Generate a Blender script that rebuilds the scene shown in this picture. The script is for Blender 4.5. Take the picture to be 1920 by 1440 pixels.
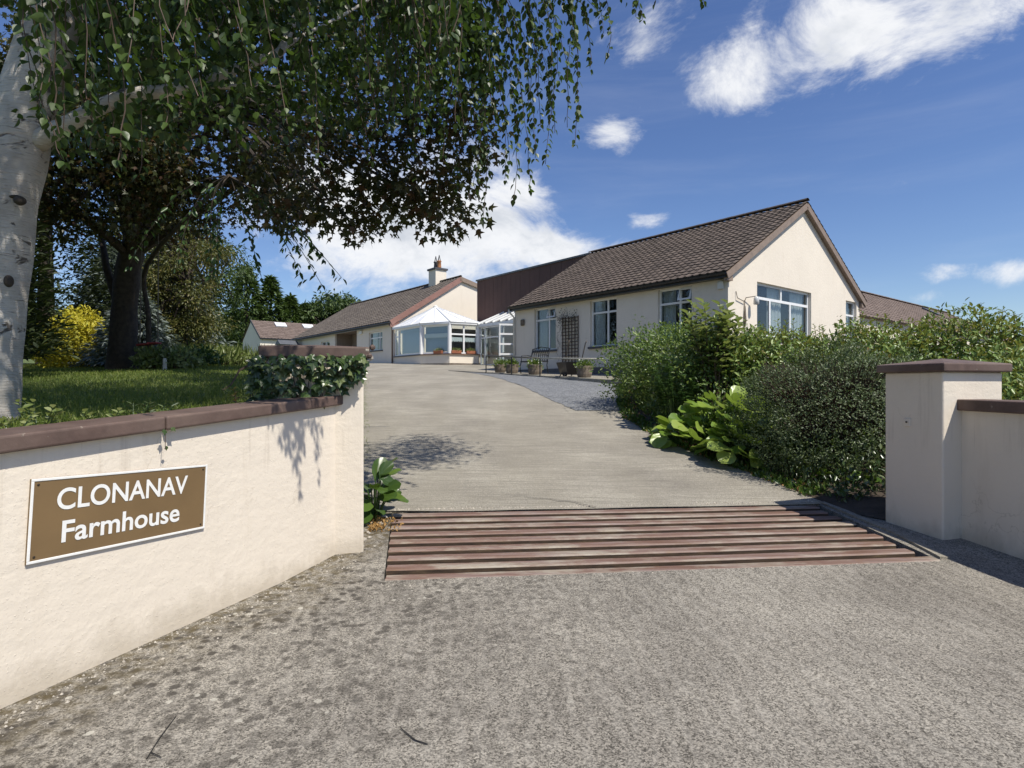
import bpy, math, random
import numpy as np
from mathutils import Vector, Matrix, noise as mnoise

for _o in list(bpy.data.objects):
    bpy.data.objects.remove(_o)
scene = bpy.context.scene
col = scene.collection

# ------------------------------------------------------------------ camera
F, HOR, EYE = 1100.0, 722.0, 1.5          # focal length and horizon in photo pixels, eye height
cam_d = bpy.data.cameras.new('camera')
cam_d.sensor_width = 36.0
cam_d.lens = 36.0 * F / 1920.0
cam_d.shift_y = (HOR - 720.0) / 1920.0
cam_d.clip_start = 0.05
cam_d.clip_end = 6000
cam = bpy.data.objects.new('camera', cam_d)
cam.location = (0, 0, EYE)
cam.rotation_euler = (math.radians(90), 0, 0)
col.objects.link(cam)
scene.camera = cam

# ------------------------------------------------------------------ sun + sky
SUN_EL = math.radians(56.3)
SUN_H = Vector((0.76, -0.65, 0)).normalized()
SUN = Vector((SUN_H.x * math.cos(SUN_EL), SUN_H.y * math.cos(SUN_EL), math.sin(SUN_EL)))
sun_d = bpy.data.lights.new('sun', 'SUN')
sun_d.energy = 5.0
sun_d.angle = math.radians(0.53)
sun_d.color = (1.0, 0.95, 0.86)
sun = bpy.data.objects.new('sun', sun_d)
sun.location = (20, -10, 30)
sun.rotation_euler = SUN.to_track_quat('Z', 'Y').to_euler()
col.objects.link(sun)

scene.view_settings.view_transform = 'Standard'
scene.view_settings.look = 'None'
scene.view_settings.exposure = 0.12
scene.view_settings.gamma = 1.0
scene.render.film_transparent = False
scene.cycles.max_bounces = 5
scene.cycles.diffuse_bounces = 3
scene.cycles.glossy_bounces = 3
scene.cycles.transparent_max_bounces = 8
scene.cycles.use_denoising = True


def P(u, v, D):
    """photo pixel (1920x1440) at depth D metres -> world point"""
    return Vector(((u - 960.0) / F * D, D, EYE + (HOR - v) / F * D))


world = bpy.data.worlds.new('World')
scene.world = world
world.use_nodes = True
W = world.node_tree
for n in list(W.nodes):
    W.nodes.remove(n)


def nd(t, typ, **kw):
    n = t.nodes.new(typ)
    for k, v in kw.items():
        setattr(n, k, v)
    return n


def setin(n, **kw):
    for k, v in kw.items():
        n.inputs[k.replace('_', ' ')].default_value = v


def lk(t, a, b):
    t.links.new(a, b)


def mth(t, op, a, b=None, c=None, clamp=False):
    n = nd(t, 'ShaderNodeMath', operation=op)
    n.use_clamp = clamp
    for i, x in enumerate((a, b, c)):
        if x is None:
            continue
        if isinstance(x, (int, float)):
            n.inputs[i].default_value = x
        else:
            lk(t, x, n.inputs[i])
    return n.outputs[0]


def mixc(t, fac, a, b, blend='MIX'):
    n = nd(t, 'ShaderNodeMix', data_type='RGBA', blend_type=blend)
    for sock, x in ((n.inputs[0], fac), (n.inputs[6], a), (n.inputs[7], b)):
        if isinstance(x, (int, float)):
            sock.default_value = x
        elif isinstance(x, tuple):
            sock.default_value = x if len(x) == 4 else x + (1,)
        else:
            lk(t, x, sock)
    return n.outputs[2]


def ramp(t, fac, stops, interp='LINEAR'):
    n = nd(t, 'ShaderNodeValToRGB')
    n.color_ramp.interpolation = interp
    while len(n.color_ramp.elements) < len(stops):
        n.color_ramp.elements.new(0.5)
    for e, (p, c) in zip(n.color_ramp.elements, stops):
        e.position = p
        if isinstance(c, (int, float)):
            c = (c, c, c)
        e.color = tuple(c) + (1,) if len(c) == 3 else c
    lk(t, fac, n.inputs[0])
    return n.outputs[0]


def noi(t, vec, scale, detail=4, rough=0.55, dist=0.0, out=0):
    n = nd(t, 'ShaderNodeTexNoise')
    setin(n, Scale=scale, Detail=detail, Roughness=rough, Distortion=dist)
    lk(t, vec, n.inputs['Vector'])
    return n.outputs[out]


def build_world():
    sky = nd(W, 'ShaderNodeTexSky', sky_type='NISHITA')
    sky.sun_disc = False
    sky.sun_elevation = SUN_EL
    sky.sun_rotation = math.atan2(SUN_H.x, SUN_H.y)
    sky.altitude = 100
    sky.air_density = 1.0
    sky.dust_density = 0.3
    sky.ozone_density = 3.0
    tc = nd(W, 'ShaderNodeTexCoord')
    vec = tc.outputs['Generated']
    # clouds: fractal noise on the view direction, gathered in cumulus heaps
    sep = nd(W, 'ShaderNodeSeparateXYZ')
    lk(W, vec, sep.inputs[0])
    mp = nd(W, 'ShaderNodeMapping')
    mp.inputs['Scale'].default_value = (1, 1, 1.7)
    lk(W, vec, mp.inputs[0])
    n1 = noi(W, mp.outputs[0], 6.5, 9, 0.66, 0.35)
    n2 = noi(W, mp.outputs[0], 2.1, 3, 0.5)
    heaps = None
    #      u,   v,  radius_u, radius_v, weight
    for (u, v, ru, rv, w) in (
            (1560, 75, 280, 110, .44), (1790, 30, 240, 75, .40), (1430, 45, 110, 70, .27), (1510, 120, 90, 50, .24),
            (1150, 248, 74, 42, .36), (1165, 285, 46, 26, .28), (1205, 415, 50, 23, .33), (780, 430, 280, 140, .56),
            (1000, 470, 170, 70, .50), (640, 360, 200, 110, .50), (1180, 60, 120, 110, .30), (960, 370, 120, 60, .40),
            (1765, 512, 74, 28, .36), (1890, 512, 64, 32, .40), (1740, 556, 48, 22, .28),
            (2300, 300, 260, 110, .38), (-300, 350, 420, 160, .42), (900, -700, 500, 200, .35)):
        c = P(u, v, 1.0) - Vector((0, 0, EYE))
        L = c.length
        c.normalize()
        right = Vector((c.y, -c.x, 0)).normalized()
        up = right.cross(c)
        def dot(a):
            n = nd(W, 'ShaderNodeVectorMath', operation='DOT_PRODUCT')
            lk(W, vec, n.inputs[0])
            n.inputs[1].default_value = a
            return n.outputs['Value']
        f = dot(c)
        a = mth(W, 'DIVIDE', dot(right), ru / F / L)
        b = mth(W, 'DIVIDE', dot(up), rv / F / L)
        r2 = mth(W, 'ADD', mth(W, 'MULTIPLY', a, a), mth(W, 'MULTIPLY', b, b))
        g = mth(W, 'MULTIPLY', mth(W, 'EXPONENT', mth(W, 'MULTIPLY', r2, -1.0)), w)
        g = mth(W, 'MULTIPLY', g, mth(W, 'GREATER_THAN', f, 0.0))
        heaps = g if heaps is None else mth(W, 'MAXIMUM', heaps, g)
    dens = mth(W, 'ADD', mth(W, 'ADD', n1, heaps), mth(W, 'MULTIPLY', n2, 0.25))
    cov = nd(W, 'ShaderNodeMapRange', interpolation_type='SMOOTHSTEP')
    lk(W, dens, cov.inputs['Value'])
    cov.inputs['From Min'].default_value = 0.80
    cov.inputs['From Max'].default_value = 1.10
    # thin streaks of high cirrus
    mp2 = nd(W, 'ShaderNodeMapping')
    mp2.inputs['Scale'].default_value = (1.2, 1.2, 9)
    mp2.inputs['Rotation'].default_value = (0.15, 0.25, 0)
    lk(W, vec, mp2.inputs[0])
    ci = noi(W, mp2.outputs[0], 2.2, 6, 0.6, 0.6)
    cir = nd(W, 'ShaderNodeMapRange', interpolation_type='SMOOTHSTEP')
    lk(W, ci, cir.inputs['Value'])
    cir.inputs['From Min'].default_value = 0.45
    cir.inputs['From Max'].default_value = 0.85
    cirf = mth(W, 'MULTIPLY', cir.outputs[0], 0.07)
    # body shade: thick parts a little greyer
    sh = noi(W, mp.outputs[0], 9.0, 5, 0.55)
    grey = nd(W, 'ShaderNodeMapRange', interpolation_type='SMOOTHSTEP')
    lk(W, mth(W, 'ADD', mth(W, 'SUBTRACT', dens, 0.95), mth(W, 'MULTIPLY', mth(W, 'SUBTRACT', sh, 0.5), 1.1)), grey.inputs['Value'])
    grey.inputs['From Min'].default_value = 0.0
    grey.inputs['From Max'].default_value = 0.40
    cloud = mixc(W, grey.outputs[0], (8.8, 8.9, 9.1), (6.0, 6.35, 6.9))
    skyc = nd(W, 'ShaderNodeHueSaturation')
    setin(skyc, Saturation=SKY_SAT, Value=SKY_VAL, Hue=SKY_HUE)
    lk(W, sky.outputs[0], skyc.inputs['Color'])
    c1 = mixc(W, cirf, skyc.outputs[0], (8.0, 8.4, 9.2))
    c2 = mixc(W, mth(W, 'MULTIPLY', cov.outputs[0], 0.96), c1, cloud)
    bg = nd(W, 'ShaderNodeBackground')
    bg.inputs['Strength'].default_value = 0.10
    lk(W, c2, bg.inputs['Color'])
    out = nd(W, 'ShaderNodeOutputWorld')
    lk(W, bg.outputs[0], out.inputs['Surface'])


SKY_SAT, SKY_VAL, SKY_HUE = 1.14, 1.16, 0.512
build_world()

# ------------------------------------------------------------------ materials
MATS = {}


def newmat(name):
    m = bpy.data.materials.new(name)
    m.use_nodes = True
    t = m.node_tree
    b = t.nodes['Principled BSDF']
    MATS[name] = m
    return m, t, b


def bump(t, b, h, strength=0.3, dist=0.01):
    n = nd(t, 'ShaderNodeBump')
    setin(n, Strength=strength, Distance=dist)
    lk(t, h, n.inputs['Height'])
    lk(t, n.outputs[0], b.inputs['Normal'])


def objco(t):
    return nd(t, 'ShaderNodeTexCoord').outputs['Object']


def wpos(t):
    return nd(t, 'ShaderNodeNewGeometry').outputs['Position']


def mapping(t, v, scale=(1, 1, 1), rot=(0, 0, 0), loc=(0, 0, 0)):
    n = nd(t, 'ShaderNodeMapping')
    n.inputs['Scale'].default_value = scale
    n.inputs['Rotation'].default_value = rot
    n.inputs['Location'].default_value = loc
    lk(t, v, n.inputs[0])
    return n.outputs[0]


def plain(name, c, rough=0.6, var=0.12, scale=6.0, bmp=0.0, bscale=40, metal=0.0, spec=0.5):
    """one colour with soft blotches and optional fine relief"""
    m, t, b = newmat(name)
    p = wpos(t)
    n = noi(t, p, scale, 5)
    dark = tuple(x * (1 - var) for x in c)
    light = tuple(min(1, x * (1 + var)) for x in c)
    lk(t, ramp(t, n, [(0.3, dark), (0.7, light)]), b.inputs['Base Color'])
    b.inputs['Roughness'].default_value = rough
    b.inputs['Metallic'].default_value = metal
    b.inputs['Specular IOR Level'].default_value = spec
    if bmp:
        bump(t, b, noi(t, p, bscale, 6, 0.6), bmp, 0.01)
    return m


def mat_render_wall(name, c, splash=False):
    m, t, b = newmat(name)
    p = wpos(t)
    big = noi(t, p, 0.9, 6, 0.6)
    stain = noi(t, mapping(t, p, (3.5, 3.5, 0.5)), 1.3, 6, 0.65)
    base = ramp(t, big, [(0.3, tuple(x * 0.93 for x in c)), (0.7, c)])
    st = ramp(t, stain, [(0.56, 0.0), (0.80, 1.0)])
    c2 = mixc(t, mth(t, 'MULTIPLY', st, 0.28), base, (c[0] * .66, c[1] * .62, c[2] * .55))
    # hairline cracks
    vor = nd(t, 'ShaderNodeTexVoronoi', feature='DISTANCE_TO_EDGE')
    setin(vor, Scale=0.75)
    wob = nd(t, 'ShaderNodeVectorMath', operation='ADD')
    lk(t, p, wob.inputs[0])
    nz = nd(t, 'ShaderNodeTexNoise')
    setin(nz, Scale=5.0, Detail=4)
    lk(t, p, nz.inputs['Vector'])
    sc = nd(t, 'ShaderNodeVectorMath', operation='SCALE')
    lk(t, nz.outputs['Color'], sc.inputs[0])
    sc.inputs['Scale'].default_value = 0.35
    lk(t, sc.outputs[0], wob.inputs[1])
    lk(t, wob.outputs[0], vor.inputs['Vector'])
    crack = ramp(t, vor.outputs['Distance'], [(0.0, 1.0), (0.0035, 0.0)])
    cm = ramp(t, noi(t, p, 0.8, 2), [(0.5, 0.0), (0.6, 1.0)])
    c3 = mixc(t, mth(t, 'MULTIPLY', mth(t, 'MULTIPLY', crack, cm), 0.35), c2, (c[0] * .5, c[1] * .46, c[2] * .4))
    if splash:      # rain splash and algae at the foot, runs below the coping
        sp = nd(t, 'ShaderNodeSeparateXYZ')
        lk(t, p, sp.inputs[0])
        hz = mth(t, 'ADD', sp.outputs[2], mth(t, 'MULTIPLY', mth(t, 'SUBTRACT', noi(t, mapping(t, p, (1, 1, .6)), 5.0, 5, .65), .5), .5))
        foot = ramp(t, hz, [(0.02, 1.0), (0.20, 0.0)])
        c3 = mixc(t, mth(t, 'MULTIPLY', foot, 0.38), c3, (0.30, 0.245, 0.16))
        run = ramp(t, noi(t, mapping(t, p, (14, 14, .7)), 1.0, 4, .6), [(0.58, 0.0), (0.72, 1.0)])
        top = ramp(t, hz, [(0.85, 0.0), (1.25, 1.0)])
        c3 = mixc(t, mth(t, 'MULTIPLY', mth(t, 'MULTIPLY', run, top), 0.30), c3, (0.40, 0.33, 0.25))
    lk(t, c3, b.inputs['Base Color'])
    b.inputs['Roughness'].default_value = 0.85
    b.inputs['Specular IOR Level'].default_value = 0.25
    h1 = noi(t, p, 38, 5, 0.6)
    h2 = noi(t, mapping(t, p, (1, 1, 1.6)), 9, 3, 0.5)
    spk = ramp(t, noi(t, p, 85, 2, 0.5), [(0.62, 0.0), (0.75, 1.0)])
    hh = mth(t, 'ADD', mth(t, 'ADD', mth(t, 'MULTIPLY', h1, 0.5), h2), mth(t, 'MULTIPLY', spk, 0.35))
    bump(t, b, hh, 0.38, 0.012)
    return m


def mat_concrete(name, kind):
    m, t, b = newmat(name)
    p = wpos(t)
    fine = noi(t, p, 210, 3, 0.7)
    mid = noi(t, p, 48, 4, 0.65)
    big = noi(t, p, 0.8, 5, 0.6)
    # exposed aggregate: pale and dark grains
    vg = nd(t, 'ShaderNodeTexVoronoi')
    setin(vg, Scale=140.0, Randomness=1.0)
    lk(t, p, vg.inputs['Vector'])
    grain = nd(t, 'ShaderNodeSeparateColor')
    lk(t, vg.outputs['Color'], grain.inputs[0])
    if kind == 'apron':
        lo, hi = (0.088, 0.082, 0.071), (0.455, 0.425, 0.37)
    else:
        lo, hi = (0.225, 0.210, 0.178), (0.465, 0.438, 0.375)
    f = mth(t, 'ADD', mth(t, 'MULTIPLY', fine, 0.5), mth(t, 'ADD', mth(t, 'MULTIPLY', mid, 0.36), mth(t, 'MULTIPLY', grain.outputs[0], 0.34)))
    base = ramp(t, f, [(0.44, lo), (0.76, hi)])
    tone = ramp(t, big, [(0.32, (0.70, 0.68, 0.66)), (0.68, (1.1, 1.08, 1.04))])
    base = mixc(t, 1.0, base, tone, 'MULTIPLY')
    sep = nd(t, 'ShaderNodeSeparateXYZ')
    lk(t, p, sep.inputs[0])
    if kind == 'apron':
        # tyre/brush arcs
        wv = nd(t, 'ShaderNodeTexWave', wave_type='RINGS', rings_direction='Z')
        setin(wv, Scale=3.2, Distortion=9.0, Detail=4.0)
        wv.inputs['Detail Scale'].default_value = 2.2
        lk(t, mapping(t, p, (1, .55, 1), (0, 0, .35), (6.5, 1.5, 0)), wv.inputs['Vector'])
        st = mth(t, 'ADD', mth(t, 'MULTIPLY', noi(t, mapping(t, p, (9, 0.8, 1), (0, 0, 0.5)), 2.0, 4, 0.6), 0.75), mth(t, 'MULTIPLY', wv.outputs['Fac'], 0.25))
        base = mixc(t, mth(t, 'MULTIPLY', ramp(t, st, [(0.46, 0.0), (0.68, 1.0)]), 0.26), base, (0.44, 0.41, 0.355))
        # black lichen spots, thick along the left wall, thin elsewhere
        vs = nd(t, 'ShaderNodeTexVoronoi', feature='SMOOTH_F1')
        setin(vs, Scale=13.0, Smoothness=0.25)
        wob = nd(t, 'ShaderNodeVectorMath', operation='ADD')
        nz = nd(t, 'ShaderNodeTexNoise')
        setin(nz, Scale=30.0, Detail=3)
        lk(t, p, nz.inputs['Vector'])
        sc = nd(t, 'ShaderNodeVectorMath', operation='SCALE')
        lk(t, nz.outputs['Color'], sc.inputs[0])
        sc.inputs['Scale'].default_value = 0.035
        lk(t, p, wob.inputs[0])
        lk(t, sc.outputs[0], wob.inputs[1])
        lk(t, wob.outputs[0], vs.inputs['Vector'])
        spot = ramp(t, vs.outputs['Distance'], [(0.26, 1.0), (0.46, 0.0)])
        blot = ramp(t, noi(t, p, 9, 5, 0.7), [(0.47, 0.0), (0.60, 1.0)])
        spot = mth(t, 'MAXIMUM', spot, mth(t, 'MULTIPLY', blot, 0.75))
        # distance from the left wall line, warped
        dl = mth(t, 'ADD', mth(t, 'MULTIPLY', mth(t, 'ADD', sep.outputs[0], 1.5), 0.943), mth(t, 'MULTIPLY', mth(t, 'SUBTRACT', sep.outputs[1], 5.1), -0.334))
        dl = mth(t, 'ADD', dl, mth(t, 'MULTIPLY', mth(t, 'SUBTRACT', noi(t, p, 1.2, 4), 0.5), 1.6))
        near = ramp(t, mth(t, 'DIVIDE', dl, 3.2), [(0.14, 1.0), (1.0, 0.14)])
        patch = ramp(t, noi(t, p, 3.1, 4), [(0.30, 0.15), (0.52, 1.0)])
        lich = mth(t, 'MULTIPLY', mth(t, 'MULTIPLY', spot, near), patch)
        base = mixc(t, mth(t, 'MULTIPLY', lich, 0.92), base, (0.060, 0.053, 0.045))
        # brown-green moss right against the wall
        moss = mth(t, 'MULTIPLY', ramp(t, mth(t, 'DIVIDE', dl, 3.2), [(0.0, 1.0), (0.16, 0.0)]), ramp(t, noi(t, p, 14, 5), [(0.40, 0.0), (0.62, 1.0)]))
        base = mixc(t, mth(t, 'MULTIPLY', moss, 0.75), base, (0.11, 0.085, 0.04))
        # pale crustose lichen discs
        vw = nd(t, 'ShaderNodeTexVoronoi')
        setin(vw, Scale=10.0, Randomness=1.0)
        lk(t, wob.outputs[0], vw.inputs['Vector'])
        wsep = nd(t, 'ShaderNodeSeparateColor')
        lk(t, vw.outputs['Color'], wsep.inputs[0])
        disc = mth(t, 'LESS_THAN', vw.outputs['Distance'], mth(t, 'MULTIPLY', mth(t, 'SUBTRACT', wsep.outputs[0], 0.55), 0.46))
        base = mixc(t, mth(t, 'MULTIPLY', mth(t, 'MULTIPLY', disc, near), 0.7), base, (0.56, 0.53, 0.45))
    else:
        st = noi(t, mapping(t, p, (1.2, 26, 4), (0, 0, -0.06)), 1.3, 5, 0.65)
        base = mixc(t, mth(t, 'MULTIPLY', ramp(t, st, [(0.46, 0.0), (0.64, 1.0)]), 0.66), base, (0.175, 0.158, 0.130))
        st2 = noi(t, mapping(t, p, (0.8, 40, 4), (0, 0, 0.05)), 1.1, 4, 0.6)
        base = mixc(t, mth(t, 'MULTIPLY', ramp(t, st2, [(0.5, 0.0), (0.75, 1.0)]), 0.35), base, (0.46, 0.425, 0.35))
        trk = ramp(t, noi(t, mapping(t, p, (1.3, .12, 1), (0, 0, .22)), 1.2, 3, .5), [(0.42, 0.0), (0.62, 1.0)])
        base = mixc(t, mth(t, 'MULTIPLY', trk, 0.30), base, (0.25, 0.225, 0.175))
        pt = ramp(t, noi(t, p, 3.0, 3), [(0.70, 0.0), (0.74, 1.0)])
        base = mixc(t, mth(t, 'MULTIPLY', pt, 0.25), base, (0.42, 0.39, 0.33))
    lk(t, base, b.inputs['Base Color'])
    b.inputs['Roughness'].default_value = 0.9
    b.inputs['Specular IOR Level'].default_value = 0.2
    h = mth(t, 'ADD', mth(t, 'MULTIPLY', fine, 0.6), mth(t, 'ADD', mid, mth(t, 'MULTIPLY', grain.outputs[0], 0.35)))
    if kind != 'apron':
        h = mth(t, 'ADD', h, mth(t, 'MULTIPLY', st, 1.2))
    bump(t, b, h, 0.6, 0.012)
    return m


def mat_gravel():
    m, t, b = newmat('gravel')
    p = wpos(t)
    v = nd(t, 'ShaderNodeTexVoronoi')
    setin(v, Scale=28.0)
    lk(t, p, v.inputs['Vector'])
    s = nd(t, 'ShaderNodeSeparateColor')
    lk(t, v.outputs['Color'], s.inputs[0])
    f = mth(t, 'ADD', mth(t, 'MULTIPLY', s.outputs[0], 0.6), mth(t, 'MULTIPLY', noi(t, p, 3, 4), 0.5))
    lk(t, ramp(t, f, [(0.2, (0.105, 0.11, 0.115)), (0.8, (0.235, 0.24, 0.245))]), b.inputs['Base Color'])
    b.inputs['Roughness'].default_value = 0.9
    bump(t, b, mth(t, 'SUBTRACT', 1.0, v.outputs['Distance']), 0.8, 0.03)
    return m


def mat_rust():
    m, t, b = newmat('rusty_steel')
    p = wpos(t)
    q = mapping(t, p, (1.2, 9, 9), (0, 0, 0.09))
    n1 = noi(t, q, 1.6, 6, 0.65)
    n2 = noi(t, mapping(t, p, (6, 30, 30)), 2.0, 4, 0.6)
    base = ramp(t, n1, [(0.30, (0.125, 0.062, 0.036)), (0.5, (0.185, 0.112, 0.085)), (0.66, (0.235, 0.172, 0.150))])
    flake = mth(t, 'MULTIPLY', ramp(t, noi(t, mapping(t, p, (.8, 2.2, 5)), 1.5, 7, 0.72), [(0.48, 0.0), (0.62, 1.0)]), 0.75)
    base = mixc(t, flake, base, ramp(t, n2, [(0.3, (0.30, 0.25, 0.17)), (0.7, (0.42, 0.40, 0.34))]))
    base = mixc(t, mth(t, 'MULTIPLY', ramp(t, n2, [(0.55, 0.0), (0.75, 1.0)]), 0.6), base, (0.20, 0.115, 0.045))
    lk(t, base, b.inputs['Base Color'])
    b.inputs['Roughness'].default_value = 0.62
    b.inputs['Metallic'].default_value = 0.0
    bump(t, b, mth(t, 'ADD', n2, n1), 0.35, 0.006)
    return m


def mat_roof(name, c1, c2, moss=0.3):
    m, t, b = newmat(name)
    p = wpos(t)
    at = nd(t, 'ShaderNodeAttribute', attribute_name='rnd')
    f = mth(t, 'ADD', mth(t, 'MULTIPLY', at.outputs['Fac'], 0.32), mth(t, 'MULTIPLY', noi(t, p, 2.2, 6, 0.65), 0.75))
    base = ramp(t, f, [(0.25, c1), (0.85, c2)])
    ms = ramp(t, noi(t, p, 5.5, 6, 0.7), [(0.56, 0.0), (0.72, 1.0)])
    base = mixc(t, mth(t, 'MULTIPLY', ms, moss), base, (0.30, 0.25, 0.16))
    lk(t, base, b.inputs['Base Color'])
    b.inputs['Roughness'].default_value = 0.85
    bump(t, b, noi(t, p, 60, 4), 0.3, 0.008)
    return m


def mat_leaf(name, stops, trans=0.3, rough=0.45, tint=None):
    """leaf: colour from the per-leaf random value, gloss on top, light through"""
    m, t, b = newmat(name)
    at = nd(t, 'ShaderNodeAttribute', attribute_name='rnd')
    oi = nd(t, 'ShaderNodeObjectInfo')
    f = mth(t, 'FRACT', mth(t, 'ADD', at.outputs['Fac'], oi.outputs['Random']))
    c = ramp(t, f, stops)
    lk(t, c, b.inputs['Base Color'])
    b.inputs['Roughness'].default_value = rough
    b.inputs['Specular IOR Level'].default_value = 0.45
    tr = nd(t, 'ShaderNodeBsdfTranslucent')
    tc = mixc(t, 0.5, c, tint if tint else (stops[-1][1][0] * 1.5, stops[-1][1][1] * 1.7, stops[-1][1][2] * 0.8))
    lk(t, tc, tr.inputs['Color'])
    mx = nd(t, 'ShaderNodeMixShader')
    mx.inputs[0].default_value = trans
    lk(t, b.outputs[0], mx.inputs[1])
    lk(t, tr.outputs[0], mx.inputs[2])
    lk(t, mx.outputs[0], t.nodes['Material Output'].inputs['Surface'])
    return m


def mat_glass(name='glass', tint=(0.86, 0.9, 0.9), refl=1.0):
    m, t, b = newmat(name)
    t.nodes.remove(b)
    tr = nd(t, 'ShaderNodeBsdfTransparent')
    tr.inputs[0].default_value = tint + (1,)
    gl = nd(t, 'ShaderNodeBsdfGlossy')
    gl.inputs['Roughness'].default_value = 0.015
    fr = nd(t, 'ShaderNodeLayerWeight')       # Schlick curve, the same from both sides of a pane
    fr.inputs['Blend'].default_value = 0.5
    fz = mth(t, 'ADD', 0.07, mth(t, 'MULTIPLY', 0.93, mth(t, 'POWER', fr.outputs['Facing'], 5.0)))
    bp = nd(t, 'ShaderNodeBump')
    setin(bp, Strength=0.02, Distance=0.02)
    lk(t, noi(t, wpos(t), 1.3, 2), bp.inputs['Height'])
    lk(t, bp.outputs[0], gl.inputs['Normal'])
    mx = nd(t, 'ShaderNodeMixShader')
    lk(t, mth(t, 'MULTIPLY', fz, refl, clamp=True), mx.inputs[0])
    lk(t, tr.outputs[0], mx.inputs[1])
    lk(t, gl.outputs[0], mx.inputs[2])
    lk(t, mx.outputs[0], t.nodes['Material Output'].inputs['Surface'])
    return m


def mat_birch():
    m, t, b = newmat('birch_bark')
    p = wpos(t)
    lent = noi(t, mapping(t, p, (5, 5, 60)), 1.6, 5, 0.65, 0.3)
    lent2 = noi(t, mapping(t, p, (9, 9, 150)), 1.4, 4, 0.6)
    big = noi(t, mapping(t, p, (4, 4, 3)), 1.0, 5, 0.6)
    base = ramp(t, big, [(0.3, (0.36, 0.32, 0.275)), (0.65, (0.60, 0.56, 0.50))])
    base = mixc(t, mth(t, 'MULTIPLY', ramp(t, lent2, [(0.45, 0.0), (0.7, 1.0)]), 0.45), base, (0.25, 0.21, 0.17))
    base = mixc(t, ramp(t, lent, [(0.60, 0.0), (0.68, 0.85)]), base, (0.085, 0.065, 0.05))
    scar = ramp(t, noi(t, mapping(t, p, (5, 5, 9)), 1.1, 4, 0.6, 0.5), [(0.63, 0.0), (0.68, 1.0)])
    base = mixc(t, mth(t, 'MULTIPLY', scar, 0.9), base, (0.05, 0.04, 0.033))
    peel = ramp(t, noi(t, mapping(t, p, (6, 6, 26)), 1.2, 4, 0.6), [(0.6, 0.0), (0.66, 1.0)])
    base = mixc(t, mth(t, 'MULTIPLY', peel, 0.35), base, (0.62, 0.46, 0.33))
    lk(t, base, b.inputs['Base Color'])
    b.inputs['Roughness'].default_value = 0.75
    bump(t, b, mth(t, 'SUBTRACT', mth(t, 'ADD', lent, lent2), mth(t, 'MULTIPLY', scar, 0.8)), 0.7, 0.012)
    return m


def mat_grass():
    m, t, b = newmat('lawn_grass')
    p = wpos(t)
    f = mth(t, 'ADD', mth(t, 'MULTIPLY', noi(t, p, 1.2, 5), 0.6), mth(t, 'MULTIPLY', noi(t, p, 40, 4, 0.7), 0.5))
    lk(t, ramp(t, f, [(0.3, (0.055, 0.080, 0.018)), (0.6, (0.11, 0.145, 0.032)), (0.85, (0.16, 0.185, 0.055))]), b.inputs['Base Color'])
    b.inputs['Roughness'].default_value = 0.8
    bump(t, b, noi(t, p, 90, 3), 0.8, 0.03)
    return m


def mat_flaky_paint():
    m, t, b = newmat('brown_paint')
    p = wpos(t)
    n = noi(t, p, 7, 6, 0.65)
    base = ramp(t, n, [(0.3, (0.075, 0.046, 0.036)), (0.65, (0.125, 0.080, 0.064))])
    base = mixc(t, mth(t, 'MULTIPLY', ramp(t, noi(t, p, 1.6, 4), [(0.45, 0.0), (0.7, 1.0)]), 0.6), base, (0.20, 0.145, 0.115))
    chips = ramp(t, noi(t, p, 16, 5, 0.7), [(0.66, 0.0), (0.69, 1.0)])
    base = mixc(t, mth(t, 'MULTIPLY', chips, 0.6), base, (0.30, 0.25, 0.20))
    lk(t, base, b.inputs['Base Color'])
    b.inputs['Roughness'].default_value = 0.68
    bump(t, b, mth(t, 'ADD', n, mth(t, 'MULTIPLY', chips, -0.5)), 0.45, 0.012)
    return m


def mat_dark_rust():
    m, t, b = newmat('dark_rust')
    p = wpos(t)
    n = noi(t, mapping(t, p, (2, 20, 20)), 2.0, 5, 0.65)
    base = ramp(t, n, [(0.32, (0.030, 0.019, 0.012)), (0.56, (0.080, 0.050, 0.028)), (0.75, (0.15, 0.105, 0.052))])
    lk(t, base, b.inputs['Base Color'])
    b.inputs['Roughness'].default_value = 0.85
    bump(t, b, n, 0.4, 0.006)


mat_dark_rust()
CREAM = (0.80, 0.72, 0.605)
mat_render_wall('cream_render', CREAM)
mat_render_wall('gate_render', (0.765, 0.68, 0.56), True)
mat_concrete('apron_concrete', 'apron')
mat_concrete('drive_concrete', 'drive')
mat_gravel()
mat_rust()
mat_roof('wing_tile', (0.055, 0.041, 0.032), (0.135, 0.102, 0.080), 0.25)
mat_roof('old_tile', (0.075, 0.060, 0.049), (0.160, 0.133, 0.110), 0.5)
mat_roof('far_tile', (0.105, 0.075, 0.06), (0.20, 0.15, 0.125), 0.3)
mat_flaky_paint()
mat_birch()
mat_grass()
mat_glass()
mat_glass('roof_glass', (0.75, 0.8, 0.82), 1.2)
plain('white_upvc', (0.80, 0.80, 0.79), 0.35, 0.04)
plain('polycarbonate', (0.82, 0.82, 0.80), 0.4, 0.05)
plain('curtain', (0.62, 0.62, 0.62), 0.9, 0.08, 20)
plain('blue_blind', (0.36, 0.46, 0.60), 0.9, 0.06, 15)
plain('interior', (0.16, 0.14, 0.12), 0.9, 0.2, 2)
plain('fascia_black', (0.022, 0.020, 0.019), 0.35, 0.1)
plain('barge_brown', (0.25, 0.185, 0.14), 0.55, 0.15, 5)
plain('barge_red', (0.27, 0.145, 0.115), 0.55, 0.12, 5)
plain('red_cladding', (0.088, 0.045, 0.035), 0.75, 0.12, 1.4, 0.2, 30)
plain('dark_sill', (0.075, 0.072, 0.078), 0.6, 0.15)
plain('grey_plinth', (0.17, 0.15, 0.13), 0.8, 0.15)
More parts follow.
